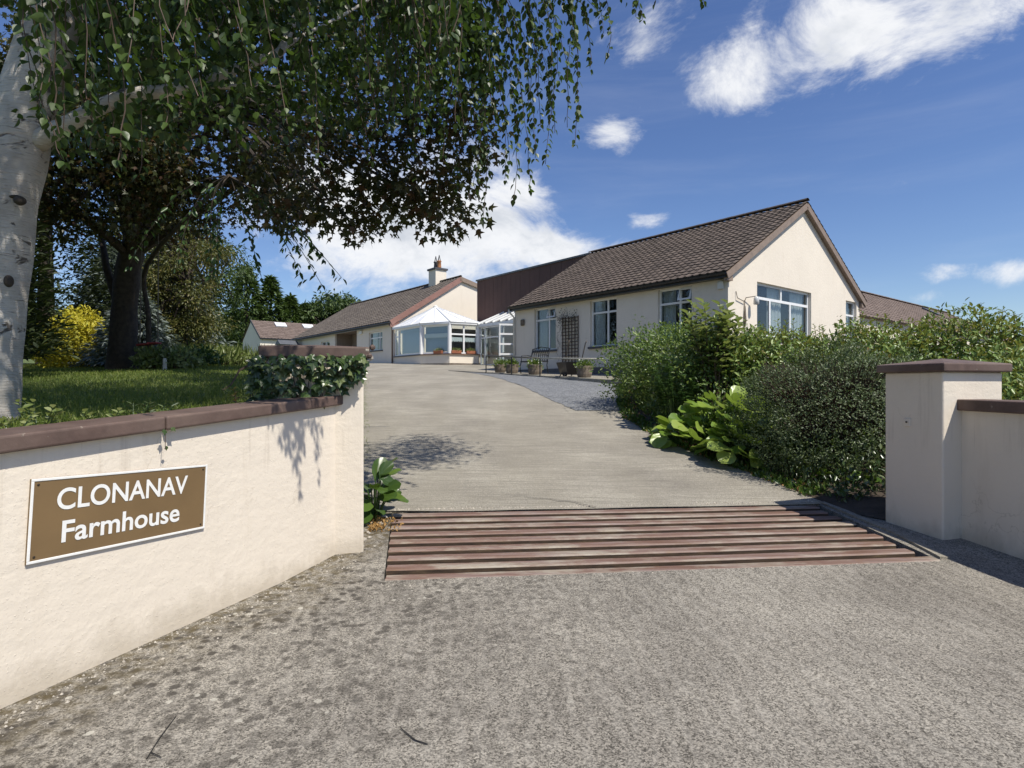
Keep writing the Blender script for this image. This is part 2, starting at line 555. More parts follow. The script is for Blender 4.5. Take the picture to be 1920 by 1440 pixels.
plain('sign_brown', (0.185, 0.118, 0.052), 0.5, 0.10, 3, 0.1, 20)
plain('sign_white', (0.80, 0.79, 0.75), 0.5, 0.06, 30)
plain('screw_dark', (0.05, 0.04, 0.03), 0.5, 0.2, metal=0.6)
plain('bark_dark', (0.050, 0.038, 0.028), 0.9, 0.4, 14, 0.9, 22)
plain('twig_brown', (0.085, 0.055, 0.038), 0.8, 0.3, 20)
plain('twig_grey', (0.17, 0.14, 0.11), 0.85, 0.3, 20)
plain('soil', (0.060, 0.044, 0.031), 0.95, 0.4, 7, 0.9, 24)
plain('verge', (0.13, 0.115, 0.07), 0.95, 0.35, 9, 0.9, 40)
plain('far_field', (0.10, 0.12, 0.05), 0.9, 0.3, 0.15)
plain('rail_metal', (0.12, 0.11, 0.085), 0.5, 0.25, 8, metal=0.3)
plain('rail_galv', (0.42, 0.40, 0.33), 0.5, 0.2, 8, metal=0.3)
plain('black_iron', (0.018, 0.018, 0.018), 0.45, 0.2)
plain('stone_trough', (0.17, 0.135, 0.10), 0.9, 0.3, 9, 0.7, 30)
plain('white_stone', (0.52, 0.49, 0.43), 0.85, 0.25, 12, 0.7, 25)
plain('terracotta', (0.30, 0.105, 0.05), 0.75, 0.15)
plain('chimney_pot', (0.36, 0.15, 0.06), 0.8, 0.2)
plain('lead_grey', (0.10, 0.105, 0.11), 0.5, 0.15)
plain('shed_grey', (0.16, 0.17, 0.13), 0.85, 0.2)
plain('swing_red', (0.20, 0.015, 0.015), 0.5, 0.15)
plain('rope', (0.16, 0.14, 0.11), 0.9, 0.1)
plain('door_dark', (0.06, 0.05, 0.045), 0.5, 0.2)
plain('recess_wall', (0.30, 0.24, 0.19), 0.85, 0.1)
plain('pebble', (0.40, 0.36, 0.30), 0.85, 0.35, 30, 0.4, 40)
plain('lamp_white', (0.7, 0.68, 0.62), 0.4, 0.05)
plain('lamp_glass', (0.55, 0.56, 0.55), 0.15, 0.05)
plain('white_petal', (0.78, 0.78, 0.74), 0.7, 0.05)
plain('pipe_brown', (0.20, 0.13, 0.10), 0.5, 0.1)
plain('dead_leaf', (0.30, 0.17, 0.05), 0.8, 0.3, 30)

G = [(0.0, (0.026, 0.046, 0.011)), (0.55, (0.046, 0.080, 0.017)), (1.0, (0.080, 0.125, 0.026))]
mat_leaf('birch_leaf', G, 0.30, 0.42)
mat_leaf('maple_leaf', [(0.0, (0.030, 0.040, 0.014)), (0.55, (0.052, 0.066, 0.020)), (0.8, (0.065, 0.050, 0.020)), (1.0, (0.095, 0.042, 0.020))], 0.36, 0.4, (0.16, 0.14, 0.03))
mat_leaf('shrub_leaf', [(0.0, (0.055, 0.100, 0.020)), (0.6, (0.125, 0.195, 0.040)), (1.0, (0.24, 0.295, 0.085))], 0.25, 0.38)
mat_leaf('hedge_leaf', [(0.0, (0.090, 0.155, 0.030)), (0.6, (0.175, 0.265, 0.055)), (0.95, (0.27, 0.345, 0.10)), (1.0, (0.28, 0.20, 0.07))], 0.25, 0.38)
mat_leaf('hebe_leaf', [(0.0, (0.045, 0.068, 0.026)), (0.6, (0.09, 0.125, 0.046)), (1.0, (0.14, 0.175, 0.07))], 0.15, 0.5)
mat_leaf('bergenia_leaf', [(0.0, (0.12, 0.20, 0.030)), (0.6, (0.22, 0.31, 0.050)), (1.0, (0.31, 0.38, 0.10))], 0.25, 0.3)
mat_leaf('dock_leaf', [(0.0, (0.035, 0.070, 0.014)), (0.7, (0.070, 0.125, 0.022)), (1.0, (0.13, 0.19, 0.04))], 0.25, 0.3)
mat_leaf('ivy_leaf', [(0.0, (0.022, 0.042, 0.014)), (0.6, (0.050, 0.085, 0.024)), (1.0, (0.17, 0.20, 0.085))], 0.12, 0.28)
mat_leaf('lovage_leaf', [(0.0, (0.035, 0.075, 0.018)), (1.0, (0.075, 0.135, 0.035))], 0.25, 0.35)
mat_leaf('pale_leaf', [(0.0, (0.09, 0.135, 0.035)), (0.6, (0.16, 0.20, 0.055)), (1.0, (0.33, 0.35, 0.17))], 0.3, 0.4)
mat_leaf('yellow_leaf', [(0.0, (0.42, 0.38, 0.03)), (0.6, (0.60, 0.53, 0.05)), (1.0, (0.34, 0.38, 0.05))], 0.3, 0.5, (0.8, 0.65, 0.05))
mat_leaf('blue_needle', [(0.0, (0.10, 0.125, 0.115)), (1.0, (0.21, 0.245, 0.225))], 0.15, 0.6)
mat_leaf('dark_conifer', [(0.0, (0.018, 0.028, 0.010)), (1.0, (0.048, 0.066, 0.018))], 0.12, 0.6)
mat_leaf('olive_leaf', [(0.0, (0.060, 0.072, 0.020)), (0.6, (0.110, 0.125, 0.032)), (1.0, (0.175, 0.145, 0.045))], 0.3, 0.45)
mat_leaf('far_leaf', [(0.0, (0.035, 0.060, 0.018)), (1.0, (0.085, 0.13, 0.03))], 0.2, 0.6)
mat_leaf('grass_blade', [(0.0, (0.10, 0.15, 0.022)), (0.7, (0.18, 0.235, 0.04)), (1.0, (0.27, 0.28, 0.08))], 0.35, 0.5)
mat_leaf('tall_grass', [(0.0, (0.12, 0.17, 0.04)), (1.0, (0.26, 0.30, 0.10))], 0.35, 0.5)

# ------------------------------------------------------------------ builders
def tag(o, label=None, cat=None, group=None, kind=None):
    if label: o['label'] = label
    if cat: o['category'] = cat
    if group: o['group'] = group
    if kind: o['kind'] = kind
    return o


def empty(name, loc=(0, 0, 0), rz=0.0, label=None, cat=None, group=None):
    o = bpy.data.objects.new(name, None)
    o.empty_display_size = 0.2
    o.location = loc
    o.rotation_euler = (0, 0, rz)
    col.objects.link(o)
    return tag(o, label, cat, group)


def link(name, me, parent=None, mat=None):
    o = bpy.data.objects.new(name, me)
    if mat is not None and len(me.materials) == 0:
        me.materials.append(MATS[mat])
    col.objects.link(o)
    if parent is not None:
        o.parent = parent
    return o


class MB:
    """collects vertices and faces, builds one mesh object"""
    def __init__(self):
        self.v, self.f, self.r = [], [], []

    def add(self, vs, fs, r=0.0):
        n = len(self.v)
        self.v.extend([tuple(p) for p in vs])
        self.f.extend([tuple(i + n for i in f) for f in fs])
        self.r.extend([r] * len(vs))

    def quad(self, a, b, c, d, r=0.0):
        self.add([a, b, c, d], [(0, 1, 2, 3)], r)

    def obox(self, c, ax, ay, az, r=0.0):
        """box: centre and three half-axis vectors"""
        c, ax, ay, az = Vector(c), Vector(ax), Vector(ay), Vector(az)
        vs = [c + sx * ax + sy * ay + sz * az for sz in (-1, 1) for sy in (-1, 1) for sx in (-1, 1)]
        self.add(vs, [(0, 2, 3, 1), (4, 5, 7, 6), (0, 1, 5, 4), (2, 6, 7, 3), (0, 4, 6, 2), (1, 3, 7, 5)], r)

    def box(self, x0, x1, y0, y1, z0, z1, r=0.0):
        self.obox(((x0 + x1) / 2, (y0 + y1) / 2, (z0 + z1) / 2), ((x1 - x0) / 2, 0, 0), (0, (y1 - y0) / 2, 0), (0, 0, (z1 - z0) / 2), r)

    def bar(self, a, b, w, h, up=(0, 0, 1), r=0.0):
        """square bar from a to b, w across, h along up"""
        a, b = Vector(a), Vector(b)
        d = b - a
        L = d.length
        d.normalize()
        s = d.cross(Vector(up))
        if s.length < 1e-4:
            s = d.cross(Vector((1, 0, 0)))
        s.normalize()
        u = s.cross(d)
        self.obox((a + b) / 2, d * (L / 2), s * (w / 2), u * (h / 2), r)

    def prism(self, poly, z0, z1, r=0.0):
        """vertical prism over a plan polygon; z0,z1 numbers or per-vertex lists"""
        n = len(poly)
        Z0 = z0 if isinstance(z0, (list, tuple)) else [z0] * n
        Z1 = z1 if isinstance(z1, (list, tuple)) else [z1] * n
        vs = [(p[0], p[1], Z0[i]) for i, p in enumerate(poly)] + [(p[0], p[1], Z1[i]) for i, p in enumerate(poly)]
        fs = [tuple(range(n))[::-1], tuple(range(n, 2 * n))]
        fs += [(i, (i + 1) % n, n + (i + 1) % n, n + i) for i in range(n)]
        self.add(vs, fs, r)

    def tube(self, pts, rad, sides=8, cap=True, r=0.0, rough=0.0, seed=0):
        pts = [Vector(p) for p in pts]
        n = len(pts)
        rad = rad if isinstance(rad, (list, tuple)) else [rad] * n
        vs, fs = [], []
        prev = None
        for i, p in enumerate(pts):
            d = (pts[min(i + 1, n - 1)] - pts[max(i - 1, 0)])
            if d.length < 1e-9:
                d = Vector((0, 0, 1))
            d.normalize()
            if prev is None:
                ref = Vector((0, 0, 1)) if abs(d.z) < 0.9 else Vector((1, 0, 0))
                s = d.cross(ref).normalized()
            else:
                s = (prev - d * prev.dot(d)).normalized()
            prev = s
            u = d.cross(s)
            for k in range(sides):
                a = 2 * math.pi * k / sides
                rr = rad[i]
                if rough:
                    rr *= 1 + rough * mnoise.noise(Vector((math.cos(a) * 1.5 + seed, math.sin(a) * 1.5, p.z * 2.2 + i * .07)))
                vs.append(p + (s * math.cos(a) + u * math.sin(a)) * rr)
        for i in range(n - 1):
            for k in range(sides):
                a, b = i * sides + k, i * sides + (k + 1) % sides
                fs.append((a, b, b + sides, a + sides))
        if cap:
            fs.append(tuple(range(sides))[::-1])
            fs.append(tuple(range((n - 1) * sides, n * sides)))
        self.add(vs, fs, r)

    def blob(self, c, rx, ry, rz, n=10):
        vs, fs = [], []
        for i in range(n + 1):
            th = math.pi * i / n
            for k in range(n):
                a = 2 * math.pi * k / n
                vs.append((c[0] + rx * math.sin(th) * math.cos(a), c[1] + ry * math.sin(th) * math.sin(a), c[2] + rz * math.cos(th)))
        for i in range(n):
            for k in range(n):
                fs.append((i * n + k, (i + 1) * n + k, (i + 1) * n + (k + 1) % n, i * n + (k + 1) % n))
        self.add(vs, fs)

    def lathe(self, c, prof, sides=20, r=0.0):
        """prof: list of (radius, z) from bottom to top around vertical axis at c"""
        vs, fs = [], []
        for (rr, z) in prof:
            for k in range(sides):
                a = 2 * math.pi * k / sides
                vs.append((c[0] + rr * math.cos(a), c[1] + rr * math.sin(a), c[2] + z))
        m = len(prof)
        for i in range(m - 1):
            for k in range(sides):
                a, b = i * sides + k, i * sides + (k + 1) % sides
                fs.append((a, b, b + sides, a + sides))
        fs.append(tuple(range(sides))[::-1])
        fs.append(tuple(range((m - 1) * sides, m * sides)))
        self.add(vs, fs, r)

    def mesh(self, name, mat, rnd=False, smooth=False):
        me = bpy.data.meshes.new(name)
        me.from_pydata(self.v, [], self.f)
        if rnd:
            at = me.attributes.new('rnd', 'FLOAT', 'POINT')
            at.data.foreach_set('value', np.array(self.r, dtype=np.float32))
        me.materials.append(MATS[mat])
        if smooth:
            me.polygons.foreach_set('use_smooth', [True] * len(me.polygons))
        me.update()
        return me

    def build(self, name, mat, parent=None, rnd=False, smooth=False, bevel=0.0, seg=2):
        o = link(name, self.mesh(name, mat, rnd, smooth), parent)
        if bevel:
            md = o.modifiers.new('bevel', 'BEVEL')
            md.width = bevel
            md.segments = seg
            md.limit_method = 'ANGLE'
            md.angle_limit = math.radians(40)
        return o


def part(name, mat, parent, fn, **kw):
    m = MB()
    fn(m)
    return m.build(name, mat, parent, **kw)


# ---- leaf clouds ---------------------------------------------------
def T_simple(w=0.42, fold=0.10, droop=0.0):
    return np.array([(0, 0, 0), (w * .5, .35, fold), (w * .42, .68, fold - droop * .5), (0, 1, -droop), (-w * .42, .68, fold - droop * .5), (-w * .5, .35, fold)]), [(0, 1, 2, 3), (0, 3, 4, 5)]


def T_quad(w=0.5, fold=0.08):
    return np.array([(0, 0, 0), (w * .5, .5, fold), (0, 1, 0), (-w * .5, .5, fold)]), [(0, 1, 2), (0, 2, 3)]


def T_birch():
    v = np.array([(0, 0, 0), (.20, .06, .02), (.34, .24, .05), (.33, .46, .05), (.19, .74, .02), (0, 1.02, -.06),
                  (-.19, .74, .02), (-.33, .46, .05), (-.34, .24, .05), (-.20, .06, .02), (0, .5, -.02)])
    return v, [(0, 1, 2, 3, 10), (10, 3, 4, 5), (0, 10, 7, 8, 9), (10, 5, 6, 7)]


def T_lobed(lobes, inner=0.42, z=0.05):
    """palmate leaf: lobes = list of (angle deg from tip axis, length)"""
    vs = [(0, 0.0, 0)]
    prev = None
    pts = []
    for i, (a, L) in enumerate(lobes):
        an = math.radians(a)
        if i:
            pa = math.radians((a + lobes[i - 1][0]) / 2)
            pts.append((math.sin(pa) * inner, 0.35 + math.cos(pa) * inner * .9, z))
        pts.append((math.sin(an) * L, 0.35 + math.cos(an) * L, -z * .6))
    vs += pts
    n = len(vs)
    c = len(vs)
    vs.append((0, 0.38, z))
    fs = [(c, i, i + 1) for i in range(0, n - 1)] + [(c, n - 1, 0)]
    return np.array(vs), [f[::-1] for f in fs]


T_MAPLE = T_lobed([(135, .38), (72, .62), (0, .72), (-72, .62), (-135, .38)], .26)
T_IVY = T_lobed([(140, .36), (70, .50), (0, .68), (-70, .50), (-140, .36)], .36)


def unit(a):
    return a / np.maximum(np.linalg.norm(a, axis=1, keepdims=True), 1e-9)


def leaves_mesh(name, pos, dirs, nrm, size, tmpl, mat, rng):
    V, Fc = tmpl
    pos, dirs, nrm = np.asarray(pos, float), unit(np.asarray(dirs, float)), np.asarray(nrm, float)
    N, k = len(pos), len(V)
    x = unit(np.cross(dirs, nrm) + 1e-6)
    z = np.cross(x, dirs)
    s = np.asarray(size, float).reshape(N, 1, 1)
    B = np.stack([x, dirs, z], axis=1)
    vv = np.einsum('kj,njc->nkc', V, B) * s + pos[:, None, :]
    vv = vv.reshape(-1, 3)
    lens = np.array([len(f) for f in Fc])
    flat = np.concatenate([np.array(f) for f in Fc])
    loops = (flat[None, :] + (np.arange(N) * k)[:, None]).ravel()
    tot = np.tile(lens, N)
    start = np.concatenate([[0], np.cumsum(tot)[:-1]])
    me = bpy.data.meshes.new(name)
    me.vertices.add(len(vv))
    me.vertices.foreach_set('co', vv.astype(np.float32).ravel())
    me.loops.add(len(loops))
    me.loops.foreach_set('vertex_index', loops.astype(np.int32))
    me.polygons.add(len(tot))
    me.polygons.foreach_set('loop_start', start.astype(np.int32))
    me.polygons.foreach_set('loop_total', tot.astype(np.int32))
    at = me.attributes.new('rnd', 'FLOAT', 'POINT')
    at.data.foreach_set('value', np.repeat(rng.random(N), k).astype(np.float32))
    me.materials.append(MATS[mat])
    me.update(calc_edges=True)
    return me


def one_leaf_mesh(name, tmpl, mat):
    V, Fc = tmpl
    me = bpy.data.meshes.new(name)
    me.from_pydata([tuple(v) for v in V], [], Fc)
    at = me.attributes.new('rnd', 'FLOAT', 'POINT')
    me.materials.append(MATS[mat])
    return me


def leaf_objs(me, pos, dirs, nrm, size, parent, name='leaf', kinds=None):
    """leaves big enough to tell apart: an object each, one shared mesh"""
    dirs = unit(np.asarray(dirs, float))
    x = unit(np.cross(dirs, np.asarray(nrm, float)) + 1e-6)
    z = np.cross(x, dirs)
    for i in range(len(pos)):
        m = me if not isinstance(me, list) else me[i % len(me)]
        o = bpy.data.objects.new(name, m)
        s = float(size[i])
        M = Matrix(((x[i][0], dirs[i][0], z[i][0]), (x[i][1], dirs[i][1], z[i][1]), (x[i][2], dirs[i][2], z[i][2]))).to_4x4()
        M = Matrix.Translation(Vector(pos[i])) @ M @ Matrix.Scale(s, 4)
        o.parent = parent
        o.matrix_basis = M
        col.objects.link(o)


def rand_dirs(rng, n):
    return unit(rng.normal(size=(n, 3)))


def lump(d, seed, k=2.4, amp=0.22):
    """uneven radius factor for direction rows d"""
    out = np.empty(len(d))
    for i, q in enumerate(d):
        out[i] = 1 + amp * mnoise.noise(Vector((q[0] * k + seed, q[1] * k - seed, q[2] * k))) + amp * .6 * mnoise.noise(Vector((q[0] * k * 2.6, q[1] * k * 2.6 + seed, q[2] * k * 2.6)))
    return out


def shrub_points(rng, c, r, n, seed, depth=0.35, amp=0.25, flat=-0.6, k=2.4):
    """points in the outer shell of a lumpy ellipsoid, with outward directions"""
    d = rand_dirs(rng, int(n * 1.6))
    d = d[d[:, 2] > flat][:n]
    L = lump(d, seed, k, amp)
    t = 1 - depth * rng.random(len(d)) ** 1.6
    p = np.array(c) + d * np.array(r) * (L * t)[:, None]
    return p, d


def clump_points(rng, cents, rc, per, flat=0.6):
    out, outd = [], []
    for c in cents:
        d = rand_dirs(rng, per)
        q = d * (rng.random(per) ** 0.5)[:, None] * rc * np.array([1, 1, flat])
        out.append(q + c)
        outd.append(d)
    return np.concatenate(out), np.concatenate(outd)


# ------------------------------------------------------------------ terrain profile
PY = [-10, 4.53, 6.6, 8, 10, 12.8, 17, 20, 24, 28, 34, 40, 60, 90]
PZ = [0, 0, .127, .29, .55, .92, 1.47, 1.76, 2.04, 2.36, 2.74, 3.0, 4.1, 4.9]
LY = [-6, 0, 5, 10, 14, 18, 27, 36, 58, 90, 160]
LZ = [.9, 1.05, 1.30, 1.70, 1.95, 2.15, 2.6, 3.0, 4.05, 4.9, 6.0]


def zdrive(y): return float(np.interp(y, PY, PZ))
def zlawn(x, y): return float(np.interp(y, LY, LZ)) + 0.05 * mnoise.noise(Vector((x * .25, y * .25, 0)))
def xl(y): return float(np.interp(y, [5.0, 6.0, 6.6, 20, 24, 30, 36, 42, 70], [-1.66, -1.66, -1.78, -5.1, -6.3, -11, -15.6, -19, -34]))
def xr(y): return float(np.interp(y, [6.0, 6.6, 8.1, 9, 10.1, 12, 13.5, 15.3, 17.2, 17.35, 45], [3.62, 3.6, 3.24, 2.9, 2.57, 2.35, 2.5, 2.8, 3.15, 7.6, 7.6]))
def zbed(x, y): return zdrive(y) + min(max(x - xr(y), 0), 3.2) * 0.19 + 0.04 * mnoise.noise(Vector((x * .9, y * .9, 3)))


def grid_sheet(rows, mat, name):
    m = MB()
    nr, nc = len(rows), len(rows[0])
    m.add([p for r in rows for p in r], [(i * nc + j, i * nc + j + 1, (i + 1) * nc + j + 1, (i + 1) * nc + j) for i in range(nr - 1) for j in range(nc - 1)])
    return tag(m.build(name, mat, None, smooth=True), kind='structure')


WA, WB = Vector((-1.52, 5.11, 0)), Vector((-2.37, 2.71, 0))     # left wall face line, pillar end -> towards the viewer
WDIR = (WB - WA).normalized()
WN = Vector((-WDIR.y, WDIR.x, 0))                                # face normal, towards the road
if WN.x < 0: WN = -WN
RA = Vector((4.223, 5.513, 0))
RDIR = Vector((0.164, -0.986, 0)).normalized()
RN = Vector((-0.986, -0.164, 0)).normalized()

# far ground to the horizon
rows = []
for y in (-1500, -200, -40, -8, 6, 9, 30, 60, 90, 160, 400, 1200, 2500):
    z = -0.95 if y < 7 else (-0.6 if y < 10 else float(np.interp(y, LY, LZ)) - 0.9)
    if y > 300: z = 6 + (y - 400) * .004
    rows.append([(x, y, z) for x in (-2000, -300, -60, -10, 10, 60, 300, 2000)])
grid_sheet(rows, 'far_field', 'ground')

# apron slab with a pit for the cattle grid
FL, FR = Vector((-0.99, 4.53)), Vector((3.59, 4.955))
BL, BR = Vector((-1.31, 6.40)), Vector((3.49, 6.73))
cols = [[(-9, -8), (-1.0, -8), (3.7, -8), (14, -8)],
        [(-9, 4.0), FL, FR, (14, 6.0)],
        [(-9, 5.6), BL, BR, (14, 7.4)],
        [(-9, 5.75), (-1.32, 6.60), (3.49, 6.90), (14, 7.6)]]
m = MB()
for i in range(3):
    for j in range(3):
        if i == 1 and j == 1:
            continue
        a, b, c, d = [Vector(q) for q in (cols[i][j], cols[i][j + 1], cols[i + 1][j + 1], cols[i + 1][j])]
        n1, n2 = (12, 24) if i == 0 else (8, 4)
        vs, fs = [], []
        for s in range(n2 + 1):
            for t in range(n1 + 1):
                q = (a * (1 - t / n1) + b * (t / n1)) * (1 - s / n2) + (d * (1 - t / n1) + c * (t / n1)) * (s / n2)
                vs.append((q.x, q.y, zdrive(q.y)))
        for s in range(n2):
            for t in range(n1):
                k = s * (n1 + 1) + t
                fs.append((k, k + 1, k + n1 + 2, k + n1 + 1))
        m.add(vs, fs)
pit = [FL, FR, BR, BL]
for i in range(4):
    a, b = pit[i], pit[(i + 1) % 4]
    m.quad((a.x, a.y, zdrive(a.y)), (b.x, b.y, zdrive(b.y)), (b.x, b.y, -.6), (a.x, a.y, -.6))
m.add([(p.x, p.y, -.6) for p in pit], [(0, 1, 2, 3)])
tag(m.build('road_apron', 'apron_concrete'), kind='structure')

# concrete drive
ys = np.concatenate([np.arange(6.4, 13, .22), np.arange(13, 42.1, .5)])
rows = []
for y in ys:
    a, b = xl(y), xr(y)
    if y < 6.7:
        a, b = -1.78, 3.6
    rows.append([(a + (b - a) * t, max(y, 6.44 + .069 * (a + (b - a) * t)), zdrive(max(y, 6.44 + .069 * (a + (b - a) * t))) + .012 + .012 * mnoise.noise(Vector((a + (b - a) * t, y, 7)))) for t in np.linspace(0, 1, 25)])
grid_sheet(rows, 'drive_concrete', 'driveway')

# gravel parking strip
GB = [(13.0, 1.36), (14.4, .95), (15.8, .57), (17.5, .12), (19.2, -.35), (21.5, -1.1), (23.6, -1.92)]
rows = []
for y in np.arange(12.85, 23.61, .1):
    a = float(np.interp(y, [g[0] for g in GB], [g[1] for g in GB])) + .05 * mnoise.noise(Vector((y * 1.3, 0, 0))) + .09 * mnoise.noise(Vector((y * 6.3, 4, 0)))
    b = xr(y) if y <= 17.2 else 3.4 - .79 * (y - 17.2)
    b = max(b, a + .02)
    rows.append([(a + (b - a) * t, y, zdrive(y) + .020 + .012 * mnoise.noise(Vector((a + (b - a) * t, y, 7)))) for t in np.linspace(0, 1, 14)])
grid_sheet(rows, 'gravel', 'gravel_bay')

# lawn, retained by the left wall, falling to the drive in a short bank
rows = []
for y in np.concatenate([np.arange(-5, 24, .4), np.arange(24, 72, 3), [90, 150]]):
    y = float(y)
    wallx = WA.x + WDIR.x / WDIR.y * (y - WA.y) - .20
    if y < 5.3:
        e = wallx
        row_end = [(e, y, zlawn(e, y) - .02)] * 3
        rx = e
    else:
        e = min(xl(y) - .02, float(np.interp(y, [5.3, 5.9, 6.2, 60], [-1.62, -1.75, -1.68, 99])))
        rx = e - 1.0
        row_end = [(rx, y, zlawn(rx, y)), (e - .45, y, (zlawn(rx, y) + zdrive(y)) / 2 + .1), (e, y, zdrive(y) - .01)]
    row = []
    for t in np.linspace(0, 1, 30):
        x = -75 + (rx + 75) * (1 - (1 - t) ** 2.6)
        row.append((x, y, zlawn(x, y)))
    rows.append(row + row_end)
grid_sheet(rows, 'lawn_grass', 'lawn')

# planting bed and bank on the right
rows = []
for y in np.concatenate([np.arange(-6, 19, .4), np.arange(19, 60, 3)]):
    y = float(y)
    if y < 6.3:
        a = max(RA.x + RDIR.x / RDIR.y * (y - RA.y) + .12, 4.3)
        if y > 5.2: a = float(np.interp(y, [5.2, 6.3], [4.5, 3.72]))
        row = [(a + (70 - a) * t ** 2.4, y, zdrive(y) + .015 + .12 * min(a + (70 - a) * t ** 2.4 - a, 3)) for t in np.linspace(0, 1, 26)]
    else:
        a = xr(y) - .03
        row = [(a + (70 - a) * t ** 2.4, y, zbed(a + (70 - a) * t ** 2.4, y)) for t in np.linspace(0, 1, 26)]
    rows.append(row)
grid_sheet(rows, 'soil', 'planting_bed')

# ------------------------------------------------------------------ gate walls and pillars
PANG = math.radians(15)
PE = Vector((math.cos(PANG), math.sin(PANG), 0))        # along the front face, to the right
PF = Vector((-math.sin(PANG), math.cos(PANG), 0))       # into the depth


def pillar(name, corner, side, width, depth, zb, zt, label, capt=.085, over=.055, peak=.05):
    """corner: the front corner next to the drive; side=-1 body extends left, +1 right"""
    root = empty(name, (corner.x, corner.y, zb), PANG, label, 'pillar')
    x0, x1 = (-width, 0) if side < 0 else (0, width)
    m = MB()
    n = 7
    # slightly uneven shaft
    m.box(x0, x1, 0, depth, -.35, zt - zb)
    m.build('shaft', 'gate_render', root, bevel=.018, seg=3)
    m = MB()
    a0, a1, b0, b1, h = x0 - over, x1 + over, -over, depth + over, zt - zb
    vs = [(a0, b0, h), (a1, b0, h), (a1, b1, h), (a0, b1, h), (a0, b0, h + capt), (a1, b0, h + capt), (a1, b1, h + capt), (a0, b1, h + capt), ((a0 + a1) / 2, (b0 + b1) / 2, h + capt + peak)]
    m.add(vs, [(3, 2, 1, 0), (0, 1, 5, 4), (1, 2, 6, 5), (2, 3, 7, 6), (3, 0, 4, 7), (4, 5, 8), (5, 6, 8), (6, 7, 8), (7, 4, 8)])
    m.build('coping', 'brown_paint', root, bevel=.012)
    return root


lp = pillar('gate_pillar', Vector((-1.30, 5.14, 0)), -1, .80, .62, .03, 1.735, 'cream gate pillar with brown cap, overgrown with ivy, by the sign wall', .095, .05, .035)
rp = pillar('gate_pillar', Vector((4.007, 5.455, 0)), 1, .74, .62, .05, 1.625, 'cream gate pillar with brown pyramid cap, free of ivy, shaded side to the drive', .08, .055, .06)
# small fixing plate on the shaded face of the right pillar
part('fixing_plate', 'gate_render', rp, lambda m: m.obox((-.006, .36, 1.08), (.008, 0, 0), (0, .035, 0), (0, 0, .04)), bevel=.006)
part('bolt', 'screw_dark', rp, lambda m: m.obox((-.016, .36, 1.085), (.004, 0, 0), (0, .008, 0), (0, 0, .008)))
# broken corner of the left cap: lichen-crusted lumps of mortar
rng = np.random.default_rng(5)
for k in range(9):
    m = MB()
    c = Vector((.045 + .02 * rng.normal(), -.045 + .02 * rng.normal(), 1.705 + .02 + .03 * rng.normal()))
    s = .014 + .016 * rng.random()
    q = rand_dirs(rng, 1)[0]
    m.lathe(c, [(s * .3, -s), (s, -s * .4), (s * 1.05, s * .3), (s * .4, s)], 6)
    m.build('mortar_crumb', 'pebble' if k % 2 else 'brown_paint', lp)


def boundary_wall(name, A, d, n, length, z0, zc0, zc1, capt, label, th=.24, over=.055, seam=()):
    """splayed wall from A along d; face on the n side; cap underside rises from zc1 (far end) to zc0 at A"""
    root = empty(name, (0, 0, 0), 0, label, 'wall')
    m = MB()
    B = A + d * length
    vs = [A, B, B - n * th, A - n * th]
    m.prism([(p.x, p.y) for p in vs], z0, [zc0, zc1, zc1, zc0])
    m.build('masonry', 'gate_render', root)
    cuts = [-.015] + list(seam) + [length]
    for i in range(len(cuts) - 1):
        t0, t1 = cuts[i] + (.004 if i else 0), cuts[i + 1] - .004
        zz = [zc0 + (zc1 - zc0) * t / length for t in (t0, t1)]
        p0, p1 = A + d * t0, A + d * t1
        poly = [p0 + n * over, p1 + n * over, p1 - n * (th + over), p0 - n * (th + over)]
        m = MB()
        zl = [zz[0], zz[1], zz[1], zz[0]]
        m.prism([(p.x, p.y) for p in poly], [z + .001 for z in zl], [z + capt for z in zl])
        m.build('coping', 'brown_paint', root, bevel=.014, seg=3)
    return root


# left: cap underside 1.327 at the pillar, 1.185 at B (2.55 m along)
lw = boundary_wall('sign_wall', WA + WN * 0, WDIR, WN, 5.2, -.3, 1.327, 1.327 - .0557 * 5.2, .085,
                   'low cream wall with brown coping and the name board, left of the gate', seam=(1.72, 3.6))
rw = boundary_wall('entrance_wall', RA - RDIR * .03, RDIR, RN, 5.0, -.3, 1.262, 1.215, .105,
                   'low cream wall with brown coping in its own shade, right of the gate')

# ------------------------------------------------------------------ name board
TL, TR = P(52, 900, 2.82), P(384, 870, 3.793)
BRc, BLc = P(380, 990, 3.793), P(50, 1057, 2.82)
ctr = (TL + TR + BRc + BLc) / 4
ex = ((TR - TL) + (BRc - BLc)).normalized()
dd = (ctr - WA).dot(WN)
ctr -= WN * (dd - .006)
ex = (ex - WN * ex.dot(WN)).normalized()
ez = WN.cross(ex)
if ez.z < 0: ez = -ez
sw = ((TR - TL).length + (BRc - BLc).length) / 2
sh_ = ((TL - BLc).length + (TR - BRc).length) / 2
sign = empty('name_board', ctr, 0, 'brown board with white frame lettered CLONANAV Farmhouse, screwed to the cream wall', 'sign')
sign.matrix_basis = Matrix.Translation(ctr) @ Matrix((ex, ez, ex.cross(ez))).transposed().to_4x4()
hw, hh = sw / 2, sh_ / 2
part('board', 'sign_brown', sign, lambda m: m.box(-hw, hw, -hh, hh, -.004, .006))
for (a, b, c, d) in ((-hw, hw, hh - .013, hh), (-hw, hw, -hh, -hh + .013), (-hw, -hw + .013, -hh + .013, hh - .013), (hw - .013, hw, -hh + .013, hh - .013)):
    part('border', 'sign_white', sign, lambda m: m.box(a, b, c, d, .004, .0095), bevel=.002)
